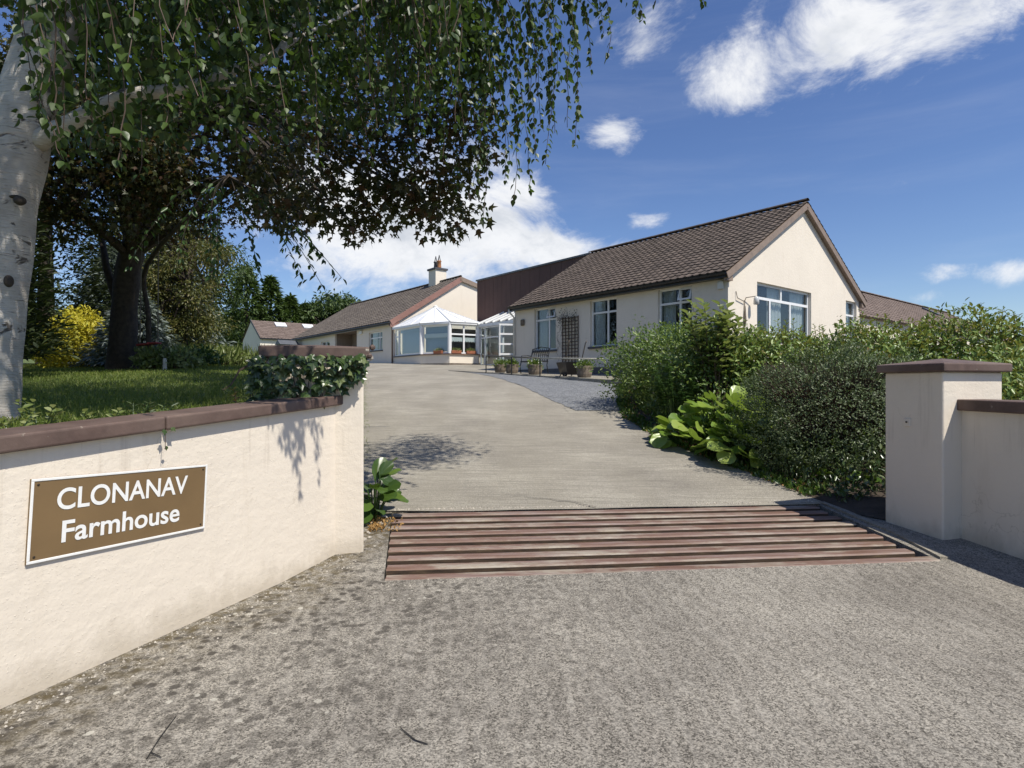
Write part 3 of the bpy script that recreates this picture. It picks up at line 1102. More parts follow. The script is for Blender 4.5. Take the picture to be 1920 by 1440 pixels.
for sx in (-1, 1):
    for sy in (-1, 1):
        part('screw', 'screw_dark', sign, lambda m: m.lathe((sx * (hw - .032), sy * (hh - .03), .005), [(.006, 0), (.006, .003), (.003, .0045)], 10))


def lettering(txt, x0, x1, y0, y1, off, capscale):
    cu = bpy.data.curves.new('txt', 'FONT')
    cu.body = txt
    cu.size = 1.0
    cu.offset = off
    cu.extrude = .0
    cu.resolution_u = 6
    to = bpy.data.objects.new('txt', cu)
    col.objects.link(to)
    dg = bpy.context.evaluated_depsgraph_get()
    me = bpy.data.meshes.new_from_object(to.evaluated_get(dg))
    bpy.data.objects.remove(to)
    co = np.array([v.co[:] for v in me.vertices])
    mn, mx = co.min(0), co.max(0)
    for v in me.vertices:
        v.co.x = x0 + (v.co.x - mn[0]) / (mx[0] - mn[0]) * (x1 - x0)
        v.co.y = y0 + (v.co.y - mn[1]) / (mx[1] - mn[1]) * (y1 - y0)
        v.co.z = .0085
    me.materials.clear()
    return link('lettering', me, sign, 'sign_white')


lettering('CLONANAV', -hw + .118 * sw, -hw + .859 * sw, .09 * sh_, .36 * sh_, .016, 1)
lettering('Farmhouse', -hw + .1485 * sw, -hw + .812 * sw, -.315 * sh_, -.045 * sh_, .018, 1)

# ------------------------------------------------------------------ cattle grid
grid = empty('cattle_grid', ((FL.x + FR.x) / 2, (FL.y + FR.y) / 2, 0), 0, 'rusty steel cattle grid of nine bars across the drive entrance', 'cattle grid')
off = Vector(grid.location)
NB = 9
for k in range(NB):
    t = (k + .12) / (NB - .35)
    a = Vector((FL.x + (BL.x - FL.x) * t, FL.y + (BL.y - FL.y) * t, 0))
    b = Vector((FR.x + (BR.x - FR.x) * t, FR.y + (BR.y - FR.y) * t, 0))
    a += (b - a).normalized() * .015
    a.z, b.z = zdrive(a.y) + .004, zdrive(b.y) + .004
    if k: b -= (b - a).normalized() * (.05 + .05 * ((k * 37) % 5) / 5)
    d = (b - a).normalized()
    s = Vector((-d.y, d.x, 0))
    m = MB()
    # U-channel bar, flat top, sides down
    w, h = .130, .13
    n = 12
    prof = [(-w / 2, -h), (-w / 2, -.012), (-w / 2 + .012, 0), (w / 2 - .012, 0), (w / 2, -.012), (w / 2, -h)]
    vs, fs = [], []
    for i in range(n + 1):
        c = a + (b - a) * (i / n)
        sag = -.004 * math.sin(math.pi * i / n) * (1 + .5 * math.sin(k * 3.1))
        for (px, pz) in prof:
            q = c + s * px
            vs.append((q.x - off.x, q.y - off.y, q.z + pz + sag))
    K = len(prof)
    for i in range(n):
        for j in range(K - 1):
            fs.append((i * K + j, (i + 1) * K + j, (i + 1) * K + j + 1, i * K + j + 1))
    fs.append(tuple(range(K)))
    fs.append(tuple(range(n * K, n * K + K))[::-1])
    m.add(vs, fs)
    bo_ = m.build('bar', 'rusty_steel', grid)
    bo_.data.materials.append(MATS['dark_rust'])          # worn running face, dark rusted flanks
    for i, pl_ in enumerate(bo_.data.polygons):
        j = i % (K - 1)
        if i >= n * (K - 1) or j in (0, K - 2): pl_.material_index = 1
for t in (.04, .34, .66, .96):
    a = FL * (1 - t) + FR * t
    b = BL * (1 - t) + BR * t
    part('bearer', 'rusty_steel', grid, lambda m: m.bar((a.x - off.x, a.y - off.y, zdrive(a.y) - .19), (b.x - off.x, b.y - off.y, zdrive(b.y) - .19), .1, .12))
# worn concrete kerb along the drain on the right
kerb = MB()
pk = [(3.62, 4.96), (3.66, 5.6), (3.60, 6.2), (3.54, 6.74)]
for i in range(3):
    a, b = pk[i], pk[i + 1]
    kerb.prism([(a[0], a[1]), (a[0] + .085, a[1] + .01), (b[0] + .085, b[1] + .01), (b[0], b[1])], -.3, [zdrive(a[1]) + .022, zdrive(a[1]) + .017, zdrive(b[1]) + .017, zdrive(b[1]) + .022])
ko = kerb.build('kerb_edge', 'drive_concrete', None)
tag(ko, kind='structure')

# ------------------------------------------------------------------ buildings
D2 = Vector((0.781, 0.625, 0)).normalized()      # along the gables
D1 = Vector((-0.625, 0.781, 0)).normalized()     # along the long walls, away from the viewer
BANG = math.atan2(D2.y, D2.x)


def skin(m, fn, s0, s1, z0, z1, holes, depth=.14):
    """flat wall skin in (s, z) with rectangular holes and reveals; fn(s, z, d) -> point, d inwards"""
    S = sorted({s0, s1} | {h[0] for h in holes} | {h[1] for h in holes})
    Z = sorted({z0, z1} | {h[2] for h in holes} | {h[3] for h in holes})
    for i in range(len(S) - 1):
        for j in range(len(Z) - 1):
            cs, cz = (S[i] + S[i + 1]) / 2, (Z[j] + Z[j + 1]) / 2
            if any(h[0] < cs < h[1] and h[2] < cz < h[3] for h in holes):
                continue
            m.quad(fn(S[i], Z[j], 0), fn(S[i + 1], Z[j], 0), fn(S[i + 1], Z[j + 1], 0), fn(S[i], Z[j + 1], 0))
    for (a, b, c, d) in [h[:4] for h in holes]:
        for (p, q) in (((a, c), (b, c)), ((b, c), (b, d)), ((b, d), (a, d)), ((a, d), (a, c))):
            m.quad(fn(p[0], p[1], 0), fn(q[0], q[1], 0), fn(q[0], q[1], depth), fn(p[0], p[1], depth))


def fbar(m, fn, s0, s1, z0, z1, d0, d1):
    """box between two corners in (s, z, d) space"""
    a, b, c, e = Vector(fn(s0, z0, d0)), Vector(fn(s1, z0, d0)), Vector(fn(s0, z1, d0)), Vector(fn(s0, z0, d1))
    ax, az, ad = (b - a) / 2, (c - a) / 2, (e - a) / 2
    m.obox(a + ax + az + ad, ax, ad, az)


def window(parent, fn, s0, s1, z0, z1, vbars=(), hbar=None, upper_v=(), d=.10, fw=.055, curtain=(), sill=True, blind=None, opener=None, glass='glass', name='window', mat='white_upvc', sillmat='dark_sill'):
    """frame with mullions; panes, sill, curtains, blind are its pieces"""
    m = MB()
    fbar(m, fn, s0, s1, z1 - fw, z1, d, d + .06)
    fbar(m, fn, s0, s1, z0, z0 + fw, d, d + .06)
    fbar(m, fn, s0, s0 + fw, z0 + fw, z1 - fw, d, d + .06)
    fbar(m, fn, s1 - fw, s1, z0 + fw, z1 - fw, d, d + .06)
    zt = z1 - fw
    if hbar is not None:
        zh = z0 + (z1 - z0) * hbar
        fbar(m, fn, s0 + fw, s1 - fw, zh - fw * .6, zh + fw * .6, d + .001, d + .058)
        for t in upper_v:
            sc = s0 + (s1 - s0) * t
            fbar(m, fn, sc - fw * .6, sc + fw * .6, zh + fw * .6, zt, d + .001, d + .058)
        zt = zh - fw * .6
    for t in vbars:
        sc = s0 + (s1 - s0) * t
        fbar(m, fn, sc - fw * .6, sc + fw * .6, z0 + fw, zt, d + .001, d + .058)
    w = m.build(name, mat, parent)
    if opener:      # a top light standing ajar
        a, b = s0 + (s1 - s0) * opener[0], s0 + (s1 - s0) * opener[1]
        zh = z0 + (z1 - z0) * hbar
        m = MB()
        for (p, q, r_, s_) in ((a, b, zh + .05, zh + .1), (a, b, z1 - .1, z1 - .05), (a, a + .045, zh + .1, z1 - .1), (b - .045, b, zh + .1, z1 - .1)):
            k = lambda z: d - .01 - .16 * (z1 - .05 - z) / (z1 - zh)
            A = [fn(p, r_, k(r_)), fn(q, r_, k(r_)), fn(q, s_, k(s_)), fn(p, s_, k(s_))]
            Bq = [fn(p, r_, k(r_) - .04), fn(q, r_, k(r_) - .04), fn(q, s_, k(s_) - .04), fn(p, s_, k(s_) - .04)]
            m.add(A + Bq, [(0, 1, 2, 3), (7, 6, 5, 4), (0, 4, 5, 1), (1, 5, 6, 2), (2, 6, 7, 3), (3, 7, 4, 0)])
        m.build('top_light', mat, w)
    zb, zt0 = z0 + fw, z1 - fw
    cells = []
    xs = [s0 + fw] + [s0 + (s1 - s0) * t for t in vbars] + [s1 - fw]
    top = z0 + (z1 - z0) * hbar if hbar is not None else zt0
    for i in range(len(xs) - 1):
        cells.append((xs[i], xs[i + 1], zb, top))
    if hbar is not None:
        xs = [s0 + fw] + [s0 + (s1 - s0) * t for t in upper_v] + [s1 - fw]
        for i in range(len(xs) - 1):
            cells.append((xs[i], xs[i + 1], top, zt0))
    for (a, b, c, e) in cells:
        m = MB()
        fbar(m, fn, a, b, c, e, d + .026, d + .034)
        m.build('pane', glass, w)
    if sill:
        m = MB()
        fbar(m, fn, s0 - .06, s1 + .06, z0 - .075, z0 + .002, -.07, d + .02)
        m.build('sill', sillmat, w)
    for (a, b) in curtain:
        m = MB()
        n = 26
        sa, sb = s0 + (s1 - s0) * a, s0 + (s1 - s0) * b
        vs, fs = [], []
        for i in range(n + 1):
            s = sa + (sb - sa) * i / n
            dd = d + .16 + .028 * math.sin(i * 1.55) + .012 * math.sin(i * .6)
            vs += [fn(s, z0 + .02, dd), fn(s, z1 - .02, dd)]
        for i in range(n):
            fs.append((2 * i, 2 * i + 2, 2 * i + 3, 2 * i + 1))
        m.add(vs, fs)
        m.build('curtain', 'curtain', w)
    if blind:
        bm, b0, b1, scal = blind
        m = MB()
        sa, sb = s0 + fw, s1 - fw
        n = max(4, int((sb - sa) / .14)) * 6
        vs, fs = [], []
        for i in range(n + 1):
            s = sa + (sb - sa) * i / n
            zl = z0 + (z1 - z0) * b0 - (abs(math.sin(i / 6 * math.pi)) * .06 if scal else 0)
            vs += [fn(s, zl, d + .075), fn(s, z0 + (z1 - z0) * b1, d + .075)]
        for i in range(n):
            fs.append((2 * i, 2 * i + 2, 2 * i + 3, 2 * i + 1))
        m.add(vs, fs)
        m.build('blind', bm, w)
    return w


def tiles(parent, mat, E, along, upv, L, Sl, tw=.30, gauge=.30, amp=.028, seed=1, lap=.03, taper=None):
    """courses of roll tiles: E eave corner, along/upv unit vectors, L length, Sl slope length"""
    rg = random.Random(seed)
    E, along, upv = Vector(E), Vector(along), Vector(upv)
    nrm = along.cross(upv).normalized()
    if nrm.z < 0: nrm = -nrm
    m = MB()
    nr, ncol = int(round(Sl / gauge)), int(round(L / tw))
    gauge, tw = Sl / nr, L / ncol
    prof = [(0, 0), (.14, .15), (.3, .95), (.46, .95), (.62, .12), (.82, -.1), (1.0, 0)]
    for i in range(nr):
        sh = 0.0
        for j in range(ncol):
            r = rg.random()
            jz = rg.uniform(-.004, .004)
            vs = []
            for (k, (t, h)) in enumerate(prof):
                b = E + along * ((j + t) * tw) + upv * (i * gauge - .02) + nrm * (amp * h + lap + jz)
                c = E + along * ((j + t) * tw) + upv * ((i + 1) * gauge) + nrm * (amp * h)
                f = b - nrm * (lap + amp * .6)
                vs += [b, c, f]
            K = len(prof)
            fs = []
            for k in range(K - 1):
                fs.append((3 * k, 3 * (k + 1), 3 * (k + 1) + 1, 3 * k + 1))
                fs.append((3 * k + 2, 3 * (k + 1) + 2, 3 * (k + 1), 3 * k))
            m.add(vs, fs, r)
    o = m.build('roof_tiles', mat, parent, rnd=True)
    o['kind'] = 'stuff'
    return o


def ridge_tiles(parent, mat, a, b, rad=.095, pitch=.45):
    a, b = Vector(a), Vector(b)
    L = (b - a).length
    n = max(1, int(L / pitch))
    d = (b - a) / n
    s = d.normalized().cross(Vector((0, 0, 1)))
    m = MB()
    for i in range(n):
        vs, fs = [], []
        p = a + d * i
        for e, q in enumerate((p, p + d * 1.03)):
            for k in range(7):
                an = math.pi * k / 6
                rr = rad * (1.06 if e == 0 else 1.0)
                vs.append(q + s * (math.cos(an) * rr * 1.15) + Vector((0, 0, math.sin(an) * rr * .75 - .03)))
        for k in range(6):
            fs.append((k, k + 1, k + 8, k + 7))
        m.add(vs, fs, (i * .37) % 1)
    return m.build('ridge_tiles', mat, parent, rnd=True)


# ---- right wing --------------------------------------------------------
WC = Vector((6.26, 17.0, 2.06))
wing = empty('house_wing', WC, BANG, 'cream gable end wing with brown roll tiled roof and tall windows behind the shrubs', 'house')
GW, WL, EH = 9.27, 9.83, 2.76          # gable width, length, eave height
RISE = 5.58 - .06                      # ridge height above base
APEX = GW / 2


def wy(u):   # photo column on the long wall -> local y
    r = (u - 960) / F
    return (WC.x - WC.y * r) / (.625 + .781 * r)


def wxg(u):  # photo column on the gable -> local x
    r = (u - 960) / F
    return (r * WC.y - WC.x) / (.781 - .625 * r)


def side(s, z, d): return (d, s, z)          # long wall at x = 0, facing -x
def gab(s, z, d): return (s, d, z)           # gable at y = 0, facing -y


wins = [(wy(1042), wy(1002), .82, 2.50), (wy(1156), wy(1106.5), .82, 2.50), (wy(1297), wy(1233.5), .82, 2.50)]
gwins = [(wxg(1419.5), wxg(1521), .95, 2.62), (wxg(1586), wxg(1606), 1.25, 2.62)]
m = MB()
skin(m, side, 0, WL, -.6, EH, wins)
skin(m, gab, 0, GW, -.6, EH, gwins)
m.add([(0, 0, EH), (GW, 0, EH), (APEX, 0, RISE)], [(0, 1, 2)])
m.quad((GW, 0, -.6), (GW, WL, -.6), (GW, WL, EH), (GW, 0, EH))
m.add([(0, WL, -.6), (GW, WL, -.6), (GW, WL, EH), (APEX, WL, RISE), (0, WL, EH)], [(0, 1, 2, 3, 4)])
m.build('wall', 'cream_render', wing)
part('plinth', 'grey_plinth', wing, lambda m: (m.box(-.022, 0.0, -.03, WL, -.6, .08)))
m = MB()
m.quad((.3, .3, .02), (GW - .3, .3, .02), (GW - .3, WL - .3, .02), (.3, WL - .3, .02))
m.quad((.2, .2, EH - .05), (GW - .2, .2, EH - .05), (GW - .2, WL - .2, EH - .05), (.2, WL - .2, EH - .05))
m.quad((3.6, .3, 0), (3.6, WL - .3, 0), (3.6, WL - .3, EH), (3.6, .3, EH))
m.quad((.3, 3.4, 0), (GW - .3, 3.4, 0), (GW - .3, 3.4, EH), (.3, 3.4, EH))
m.build('interior_wall', 'interior', wing)
for i, h in enumerate(wins):
    window(wing, side, *h, vbars=(.38,), hbar=.72, upper_v=(.38,), curtain=((.60, .99),), opener=(.02, .38) if i != 1 else None)
window(wing, gab, *gwins[0], vbars=(.27, .64), hbar=.72, upper_v=(.47,), curtain=((.30, .56), (.72, .98)), fw=.07)
window(wing, gab, *gwins[1], hbar=.62, curtain=((.1, .9),))
# roof
up_l = Vector((APEX, 0, RISE - EH)).normalized()
up_r = Vector((-APEX, 0, RISE - EH)).normalized()
OV = .34
SL = math.hypot(APEX, RISE - EH) + OV
VG = .16
tiles(wing, 'wing_tile', Vector((0, -VG, EH + .11)) - up_l * OV, (0, 1, 0), up_l, WL + VG + .1, SL, .26, .265, .024, 3)
tiles(wing, 'wing_tile', Vector((GW, -VG, EH + .11)) - up_r * OV, (0, 1, 0), up_r, WL + VG + .1, SL, .26, .265, .024, 4)
m = MB()      # sarking board under the tiles
for (b, u) in ((Vector((0, 0, EH + .07)), up_l), (Vector((GW, 0, EH + .07)), up_r)):
    e = b - u * (OV - .03)
    r = b + u * (SL - OV)
    m.quad(e + Vector((0, -VG + .02, 0)), e + Vector((0, WL, 0)), r + Vector((0, WL, 0)), r + Vector((0, -VG + .02, 0)))
m.build('roof_deck', 'fascia_black', wing)
ridge_tiles(wing, 'wing_tile', (APEX, -VG, RISE + .185), (APEX, WL + .1, RISE + .185))
eo = Vector((0, 0, EH + .11)) - up_l * OV
m = MB()
m.box(eo.x + .01, eo.x + .035, -VG + .05, WL, eo.z - .17, eo.z - .01)
m.box(eo.x + .035, -.001, -VG + .12, WL, eo.z - .165, eo.z - .145)
m.build('fascia', 'fascia_black', wing)
m = MB()
n = 8
vs, fs = [], []
for y in (-VG + .02, WL + .05):
    for k in range(n + 1):
        a = math.pi + math.pi * k / n
        vs.append((eo.x - .05 + .055 * math.cos(a), y, eo.z - .04 + .07 * math.sin(a)))
fs = [(k, k + 1, n + 2 + k, n + 1 + k) for k in range(n)]
m.add(vs, fs)
m.build('gutter', 'fascia_black', wing)
er = Vector((GW, 0, EH + .11)) - up_r * OV
for (b, u) in ((Vector((0, 0, EH + .02)), up_l), (Vector((GW, 0, EH + .02)), up_r)):
    m = MB()
    a, c = b - u * OV, b + u * (SL - OV - .02)
    nrm = Vector((-u.z, 0, u.x)) if u.x > 0 else Vector((u.z, 0, -u.x))
    if nrm.z < 0: nrm = -nrm
    for (y0, y1, h0, h1) in ((-VG + .005, -VG + .035, -.14, .05), (-VG + .035, -.004, -.13, -.10)):
        vs = [a + nrm * h0, c + nrm * h0, c + nrm * h1, a + nrm * h1]
        m.add([(p.x, y0, p.z) for p in vs] + [(p.x, y1, p.z) for p in vs], [(0, 1, 2, 3), (7, 6, 5, 4), (0, 4, 5, 1), (1, 5, 6, 2), (2, 6, 7, 3), (3, 7, 4, 0)])
    m.build('bargeboard', 'barge_brown', wing)
# boxed ends of the bargeboards
for x in (eo.x + .06, er.x - .06):
    s = 1 if x < 3 else -1
    part('barge_box', 'barge_brown', wing, lambda m: m.box(min(x, x + s * .3), max(x, x + s * .3), -VG + .045, -.003, EH - .31, EH - .13))
# downpipe at the far end, alarm box, round lamp, gable lamp bracket
part('downpipe', 'lamp_white', wing, lambda m: m.tube([(eo.x - .04, WL - .02, eo.z - .1), (eo.x - .02, WL - .02, eo.z - .22), (-.06, WL - .02, eo.z - .42), (-.05, WL - .02, .1)], .04, 8), smooth=True)
part('alarm_box', 'lamp_white', wing, lambda m: m.box(-.09, -.001, .12, .30, EH - .52, EH - .28), bevel=.02)
yl = wy(981)
wl = part('wall_lamp', 'stone_trough', wing, lambda m: m.obox((-.04, yl, 2.02), (.04, 0, 0), (0, .11, 0), (0, 0, .13)), bevel=.05)
xb = wxg(1404)
m = MB()
m.tube([(xb - .28, -.02, 1.2), (xb - .28, -.03, 1.95), (xb - .26, -.06, 2.05), (xb + .02, -.16, 2.1), (xb + .06, -.2, 2.1)], .014, 6)
m.tube([(xb - .75, -.02, 2.2), (xb - .72, -.05, 2.0), (xb - .3, -.05, 1.92)], .012, 6)
m.lathe((xb - .28, -.04, 1.18), [(.02, 0), (.045, .2), (.015, .62)], 8)
m.build('lamp_bracket', 'twig_grey', wing)
part('lamp_bowl', 'lamp_glass', wing, lambda m: m.lathe((xb + .07, -.2, 1.85), [(.05, 0), (.085, .02), (.075, .2), (.04, .25)], 12), smooth=True)

# ---- link block with red-brown cladding, behind the wing ----------------
link_b = empty('link_block', WC, BANG, 'taller linking block clad in dark red brown boards between the two gabled roofs', 'building')
LX, LY0, LY1, LZT = APEX, WL + .02, 19.1, 5.60
m = MB()
nb = 23
m.box(LX, LX + 4.6, LY0, LY1, -.4, LZT - .1)
m.build('wall', 'cream_render', link_b)
for k in range(nb):            # upright cladding boards
    w = (LY1 - LY0) / nb
    part('cladding_board', 'red_cladding', link_b, lambda m: m.box(LX - .022 - .004 * (k % 2), LX - .001, LY0 + k * w + .006, LY0 + (k + 1) * w - .006, 3.0, LZT - .02))
part('roof_edge', 'lead_grey', link_b, lambda m: m.box(LX - .09, LX + 4.7, LY0, LY1 + .05, LZT - .015, LZT + .07))

# ---- main house with gable ---------------------------------------------
MC = Vector((-6.96, 34.5, 2.70))
main = empty('main_house', MC, BANG, 'long cream bungalow with mossy brown roof, red bargeboard and chimney behind the conservatory', 'house')
MEH, MR, ML = 2.63, 5.57, 17.0


def my(u):
    r = (u - 960) / F
    return (MC.x - MC.y * r) / (.625 + .781 * r)


recess = (my(669), my(628), -.1, MEH - .22)
mw = [(my(717), my(691.5), .95, 2.10), (my(618), my(602), .95, 2.0), recess]
m = MB()
skin(m, side, 0, ML, -.5, MEH, mw)
xe = 6.0
m.add([(0, 0, -.5), (xe, 0, -.5), (xe, 0, MR - .35), (4.65, 0, MR), (0, 0, MEH)], [(0, 1, 2, 3, 4)])
m.quad((xe, 0, -.5), (xe, ML, -.5), (xe, ML, MR - .35), (xe, 0, MR - .35))
m.add([(0, ML, -.5), (xe, ML, -.5), (xe, ML, MR - .35), (4.65, ML, MR), (0, ML, MEH)], [(0, 1, 2, 3, 4)])
m.build('wall', 'cream_render', main)
m = MB()
m.quad((.3, .3, .02), (xe - .3, .3, .02), (xe - .3, ML - .3, .02), (.3, ML - .3, .02))
m.quad((2.6, .2, 0), (2.6, recess[0] - .3, 0), (2.6, recess[0] - .3, MEH), (2.6, .2, MEH))
m.quad((.2, .2, MEH - .04), (xe - .2, .2, MEH - .04), (xe - .2, ML - .2, MEH - .04), (.2, ML - .2, MEH - .04))
m.build('interior_wall', 'interior', main)
m = MB()
a, b, c, d = recess
m.quad((.12, a, -.4), (1.3, a, -.4), (1.3, a, d), (.12, a, d))
m.quad((.12, b, -.4), (1.3, b, -.4), (1.3, b, d), (.12, b, d))
m.quad((1.3, a, -.4), (1.3, b, -.4), (1.3, b, d), (1.3, a, d))
m.quad((.12, a, d), (1.3, a, d), (1.3, b, d), (.12, b, d))
m.build('porch_recess', 'recess_wall', main)
dr = part('door', 'door_dark', main, lambda m: m.box(1.24, 1.29, a + .15, a + 1.1, 0, 2.1))
part('pane', 'lamp_glass', dr, lambda m: m.box(1.225, 1.238, a + .35, a + .9, .5, 1.7))
part('door_frame', 'door_dark', main, lambda m: (m.box(1.2, 1.28, a + 1.25, a + 1.35, 0, 2.2), m.box(1.2, 1.28, a + 2.0, a + 2.1, 0, 2.2)))
window(main, side, *mw[0], vbars=(.28,), curtain=((.62, .98),), opener=None, hbar=.68, upper_v=(.28,))
window(main, side, *mw[1], vbars=(.5,), curtain=((.55, .95),))
up_m = Vector((4.65, 0, MR - MEH)).normalized()
SM = math.hypot(4.65, MR - MEH) + .36
tiles(main, 'old_tile', Vector((0, -.12, MEH + .10)) - up_m * .36, (0, 1, 0), up_m, ML + .3, SM, .33, .33, .03, 8)
m = MB()
e0 = Vector((0, 0, MEH + .06)) - up_m * .33
r0 = Vector((4.65, 0, MR + .06))
m.quad((e0.x, -.1, e0.z), (e0.x, ML + .1, e0.z), (r0.x, ML + .1, r0.z), (r0.x, -.1, r0.z))
m.quad((r0.x, -.1, r0.z), (r0.x, ML + .1, r0.z), (xe + .15, ML + .1, MR - .33), (xe + .15, -.1, MR - .33))
m.build('roof_deck', 'lead_grey', main)
ridge_tiles(main, 'old_tile', (4.65, -.12, MR + .18), (4.65, ML + .15, MR + .18))
m = MB()
ro = Vector((4.65, 0, MR + .04))
for (y0, y1, h0, h1) in ((-.14, -.11, -.24, .07), (-.11, -.003, -.22, -.18)):
    nrm = Vector((-up_m.z, 0, up_m.x))
    vs = [e0 + nrm * h0, ro + nrm * h0, ro + nrm * h1, e0 + nrm * h1]
    m.add([(p.x, y0, p.z) for p in vs] + [(p.x, y1, p.z) for p in vs], [(0, 1, 2, 3), (7, 6, 5, 4), (0, 4, 5, 1), (1, 5, 6, 2), (2, 6, 7, 3), (3, 7, 4, 0)])
m.build('bargeboard', 'barge_red', main)
part('bargeboard', 'barge_brown', main, lambda m: m.bar((4.62, -.11, MR + .0), (xe + .12, -.11, MR - .36), .06, .28))
part('barge_box', 'barge_red', main, lambda m: m.box(e0.x + .02, .32, -.105, -.002, MEH - .42, MEH - .1))
part('fascia', 'fascia_black', main, lambda m: (m.box(e0.x, e0.x + .03, -.1, ML + .1, e0.z - .17, e0.z), m.tube([(e0.x - .05, -.12, e0.z - .06), (e0.x - .05, ML + .1, e0.z - .06)], .055, 8)))
part('downpipe', 'pipe_brown', main, lambda m: m.tube([(e0.x - .04, .1, e0.z - .1), (-.05, .1, e0.z - .35), (-.05, .1, -.2)], .04, 8), smooth=True)
part('alarm_box', 'lamp_white', main, lambda m: m.box(-.1, -.001, my(680), my(675), MEH - .55, MEH - .3), bevel=.02)
ch = part('chimney', 'cream_render', main, lambda m: m.box(4.65 - .42, 4.65 + .42, 2.25, 3.15, MR - .7, MR + .92))
part('cap', 'dark_sill', ch, lambda m: m.box(4.65 - .50, 4.65 + .50, 2.17, 3.23, MR + .92, MR + 1.04))
for k, yy in enumerate((2.48, 2.92)):
    pt = part('chimney_pot', 'chimney_pot' if k == 0 else 'dark_sill', ch, lambda m: m.lathe((4.65, yy, MR + 1.04), [(.16, 0), (.14, .1), (.12, .42), (.15, .46), (.15, .52)], 14), smooth=True)
    part('cowl', 'black_iron', pt, lambda m: [m.bar((4.65 + dx, yy + dy, MR + 1.5), (4.65, yy, MR + 1.95), .025, .025) for dx, dy in ((-.12, 0), (.12, 0), (0, -.12), (0, .12))])

# ---- outbuilding on the far left ----------------------------------------
OC = Vector((-24.9, 58, 3.98))
out_b = empty('outbuilding', OC, BANG, 'small cream outbuilding with two skylights in its brown roof beyond the lawn', 'building')
OW, OL, OE, ORG = 6.4, 13.0, 2.25, 4.15
m = MB()
m.quad((0, 0, -.6), (OL, 0, -.6), (OL, 0, OE), (0, 0, OE))
m.add([(0, 0, -.6), (0, OW, -.6), (0, OW, OE), (0, OW / 2, ORG), (0, 0, OE)], [(4, 3, 2, 1, 0)])
m.quad((0, OW, -.6), (OL, OW, -.6), (OL, OW, OE), (0, OW, OE))
m.add([(OL, 0, -.6), (OL, OW, -.6), (OL, OW, OE), (OL, OW / 2, ORG), (OL, 0, OE)], [(0, 1, 2, 3, 4)])
m.build('wall', 'cream_render', out_b)
uo = Vector((0, OW / 2, ORG - OE)).normalized()
uo2 = Vector((0, -OW / 2, ORG - OE)).normalized()
so = math.hypot(OW / 2, ORG - OE) + .25
tiles(out_b, 'far_tile', Vector((-.1, 0, OE + .06)) - uo * .25, (1, 0, 0), uo, OL + .2, so, .33, .36, .03, 11)
tiles(out_b, 'far_tile', Vector((-.1, OW, OE + .06)) - uo2 * .25, (1, 0, 0), uo2, OL + .2, so, .33, .36, .03, 12)
part('fascia', 'fascia_black', out_b, lambda m: m.box(-.1, OL + .1, -.26, -.2, OE - .2, OE - .06))
part('verge_board', 'dark_sill', out_b, lambda m: m.bar(Vector((-.09, -.2, OE - .05)), (-.09, OW / 2, ORG + .08), .04, .2, (0, -.5, 1)))
for sx in (2.7, 5.6):
    for_c = Vector((sx, 0, OE + .1)) + uo * (so * .70)
    nn = Vector((0, -uo.z, uo.y))
    sk = MB()
    sk.obox(for_c + nn * .08, (.55, 0, 0), uo * .42, nn * .07)
    sk = sk.build('skylight', 'white_upvc', out_b)
    g = MB()
    g.obox(for_c + nn * .155, (.42, 0, 0), uo * .30, nn * .006)
    g.build('pane', 'lamp_glass', sk)
# small grey-green shed in front of it
SC = Vector((-17.9, 45.5, 3.42))
shed = empty('garden_shed', SC, BANG, 'low grey green felt roofed shed before the outbuilding, half hidden by the pillar cap', 'shed')
part('wall', 'shed_grey', shed, lambda m: m.box(0, 1.3, 0, 1.2, -.3, 1.25))
part('roof', 'lead_grey', shed, lambda m: m.add([(-.1, -.1, 1.25), (1.4, -.1, 1.25), (1.4, 1.3, 1.25), (-.1, 1.3, 1.25), (-.1, .6, 1.62), (1.4, .6, 1.62)], [(0, 1, 5, 4), (2, 3, 4, 5), (0, 4, 3), (1, 2, 5), (3, 2, 1, 0)]))

# ---- far right building behind the wing ---------------------------------
FC = Vector((20.0, 33.0, 2.2))
far_b = empty('rear_building', FC, BANG, 'low building with brown tiled roof and rooflight behind the gable end wing', 'building')
FLn, FD = 14.6, 7.6
FRZ = 6.6 - 2.2
m = MB()
m.box(-11.2, FLn, -FD / 2, FD / 2, -.8, 2.1)
m.build('wall', 'cream_render', far_b)
uf = Vector((0, FD / 2, FRZ - 2.1)).normalized()
sf = math.hypot(FD / 2, FRZ - 2.1) + .2
tiles(far_b, 'far_tile', Vector((-11.2, -FD / 2, 2.1)) - uf * .2, (1, 0, 0), uf, FLn + 11.2, sf, .33, .34, .03, 15)
uf2 = Vector((0, -FD / 2, FRZ - 2.1)).normalized()
tiles(far_b, 'far_tile', Vector((-11.2, FD / 2, 2.1)) - uf2 * .2, (1, 0, 0), uf2, FLn + 11.2, sf, .33, .34, .03, 16)
ridge_tiles(far_b, 'far_tile', (-11.2, 0, FRZ + .08), (FLn, 0, FRZ + .08))
part('gable', 'cream_render', far_b, lambda m: m.add([(FLn - .1, -FD / 2, 2.1), (FLn - .1, FD / 2, 2.1), (FLn - .1, 0, FRZ - .05)], [(0, 1, 2)]))
q = Vector((7.4, -FD / 2, 2.1)) + uf * (sf * .72)
nn = Vector((0, -uf.z, uf.y))
rl = MB()
rl.obox(q + nn * .07, (.45, 0, 0), uf * .5, nn * .06)
rl.build('rooflight', 'lead_grey', far_b)

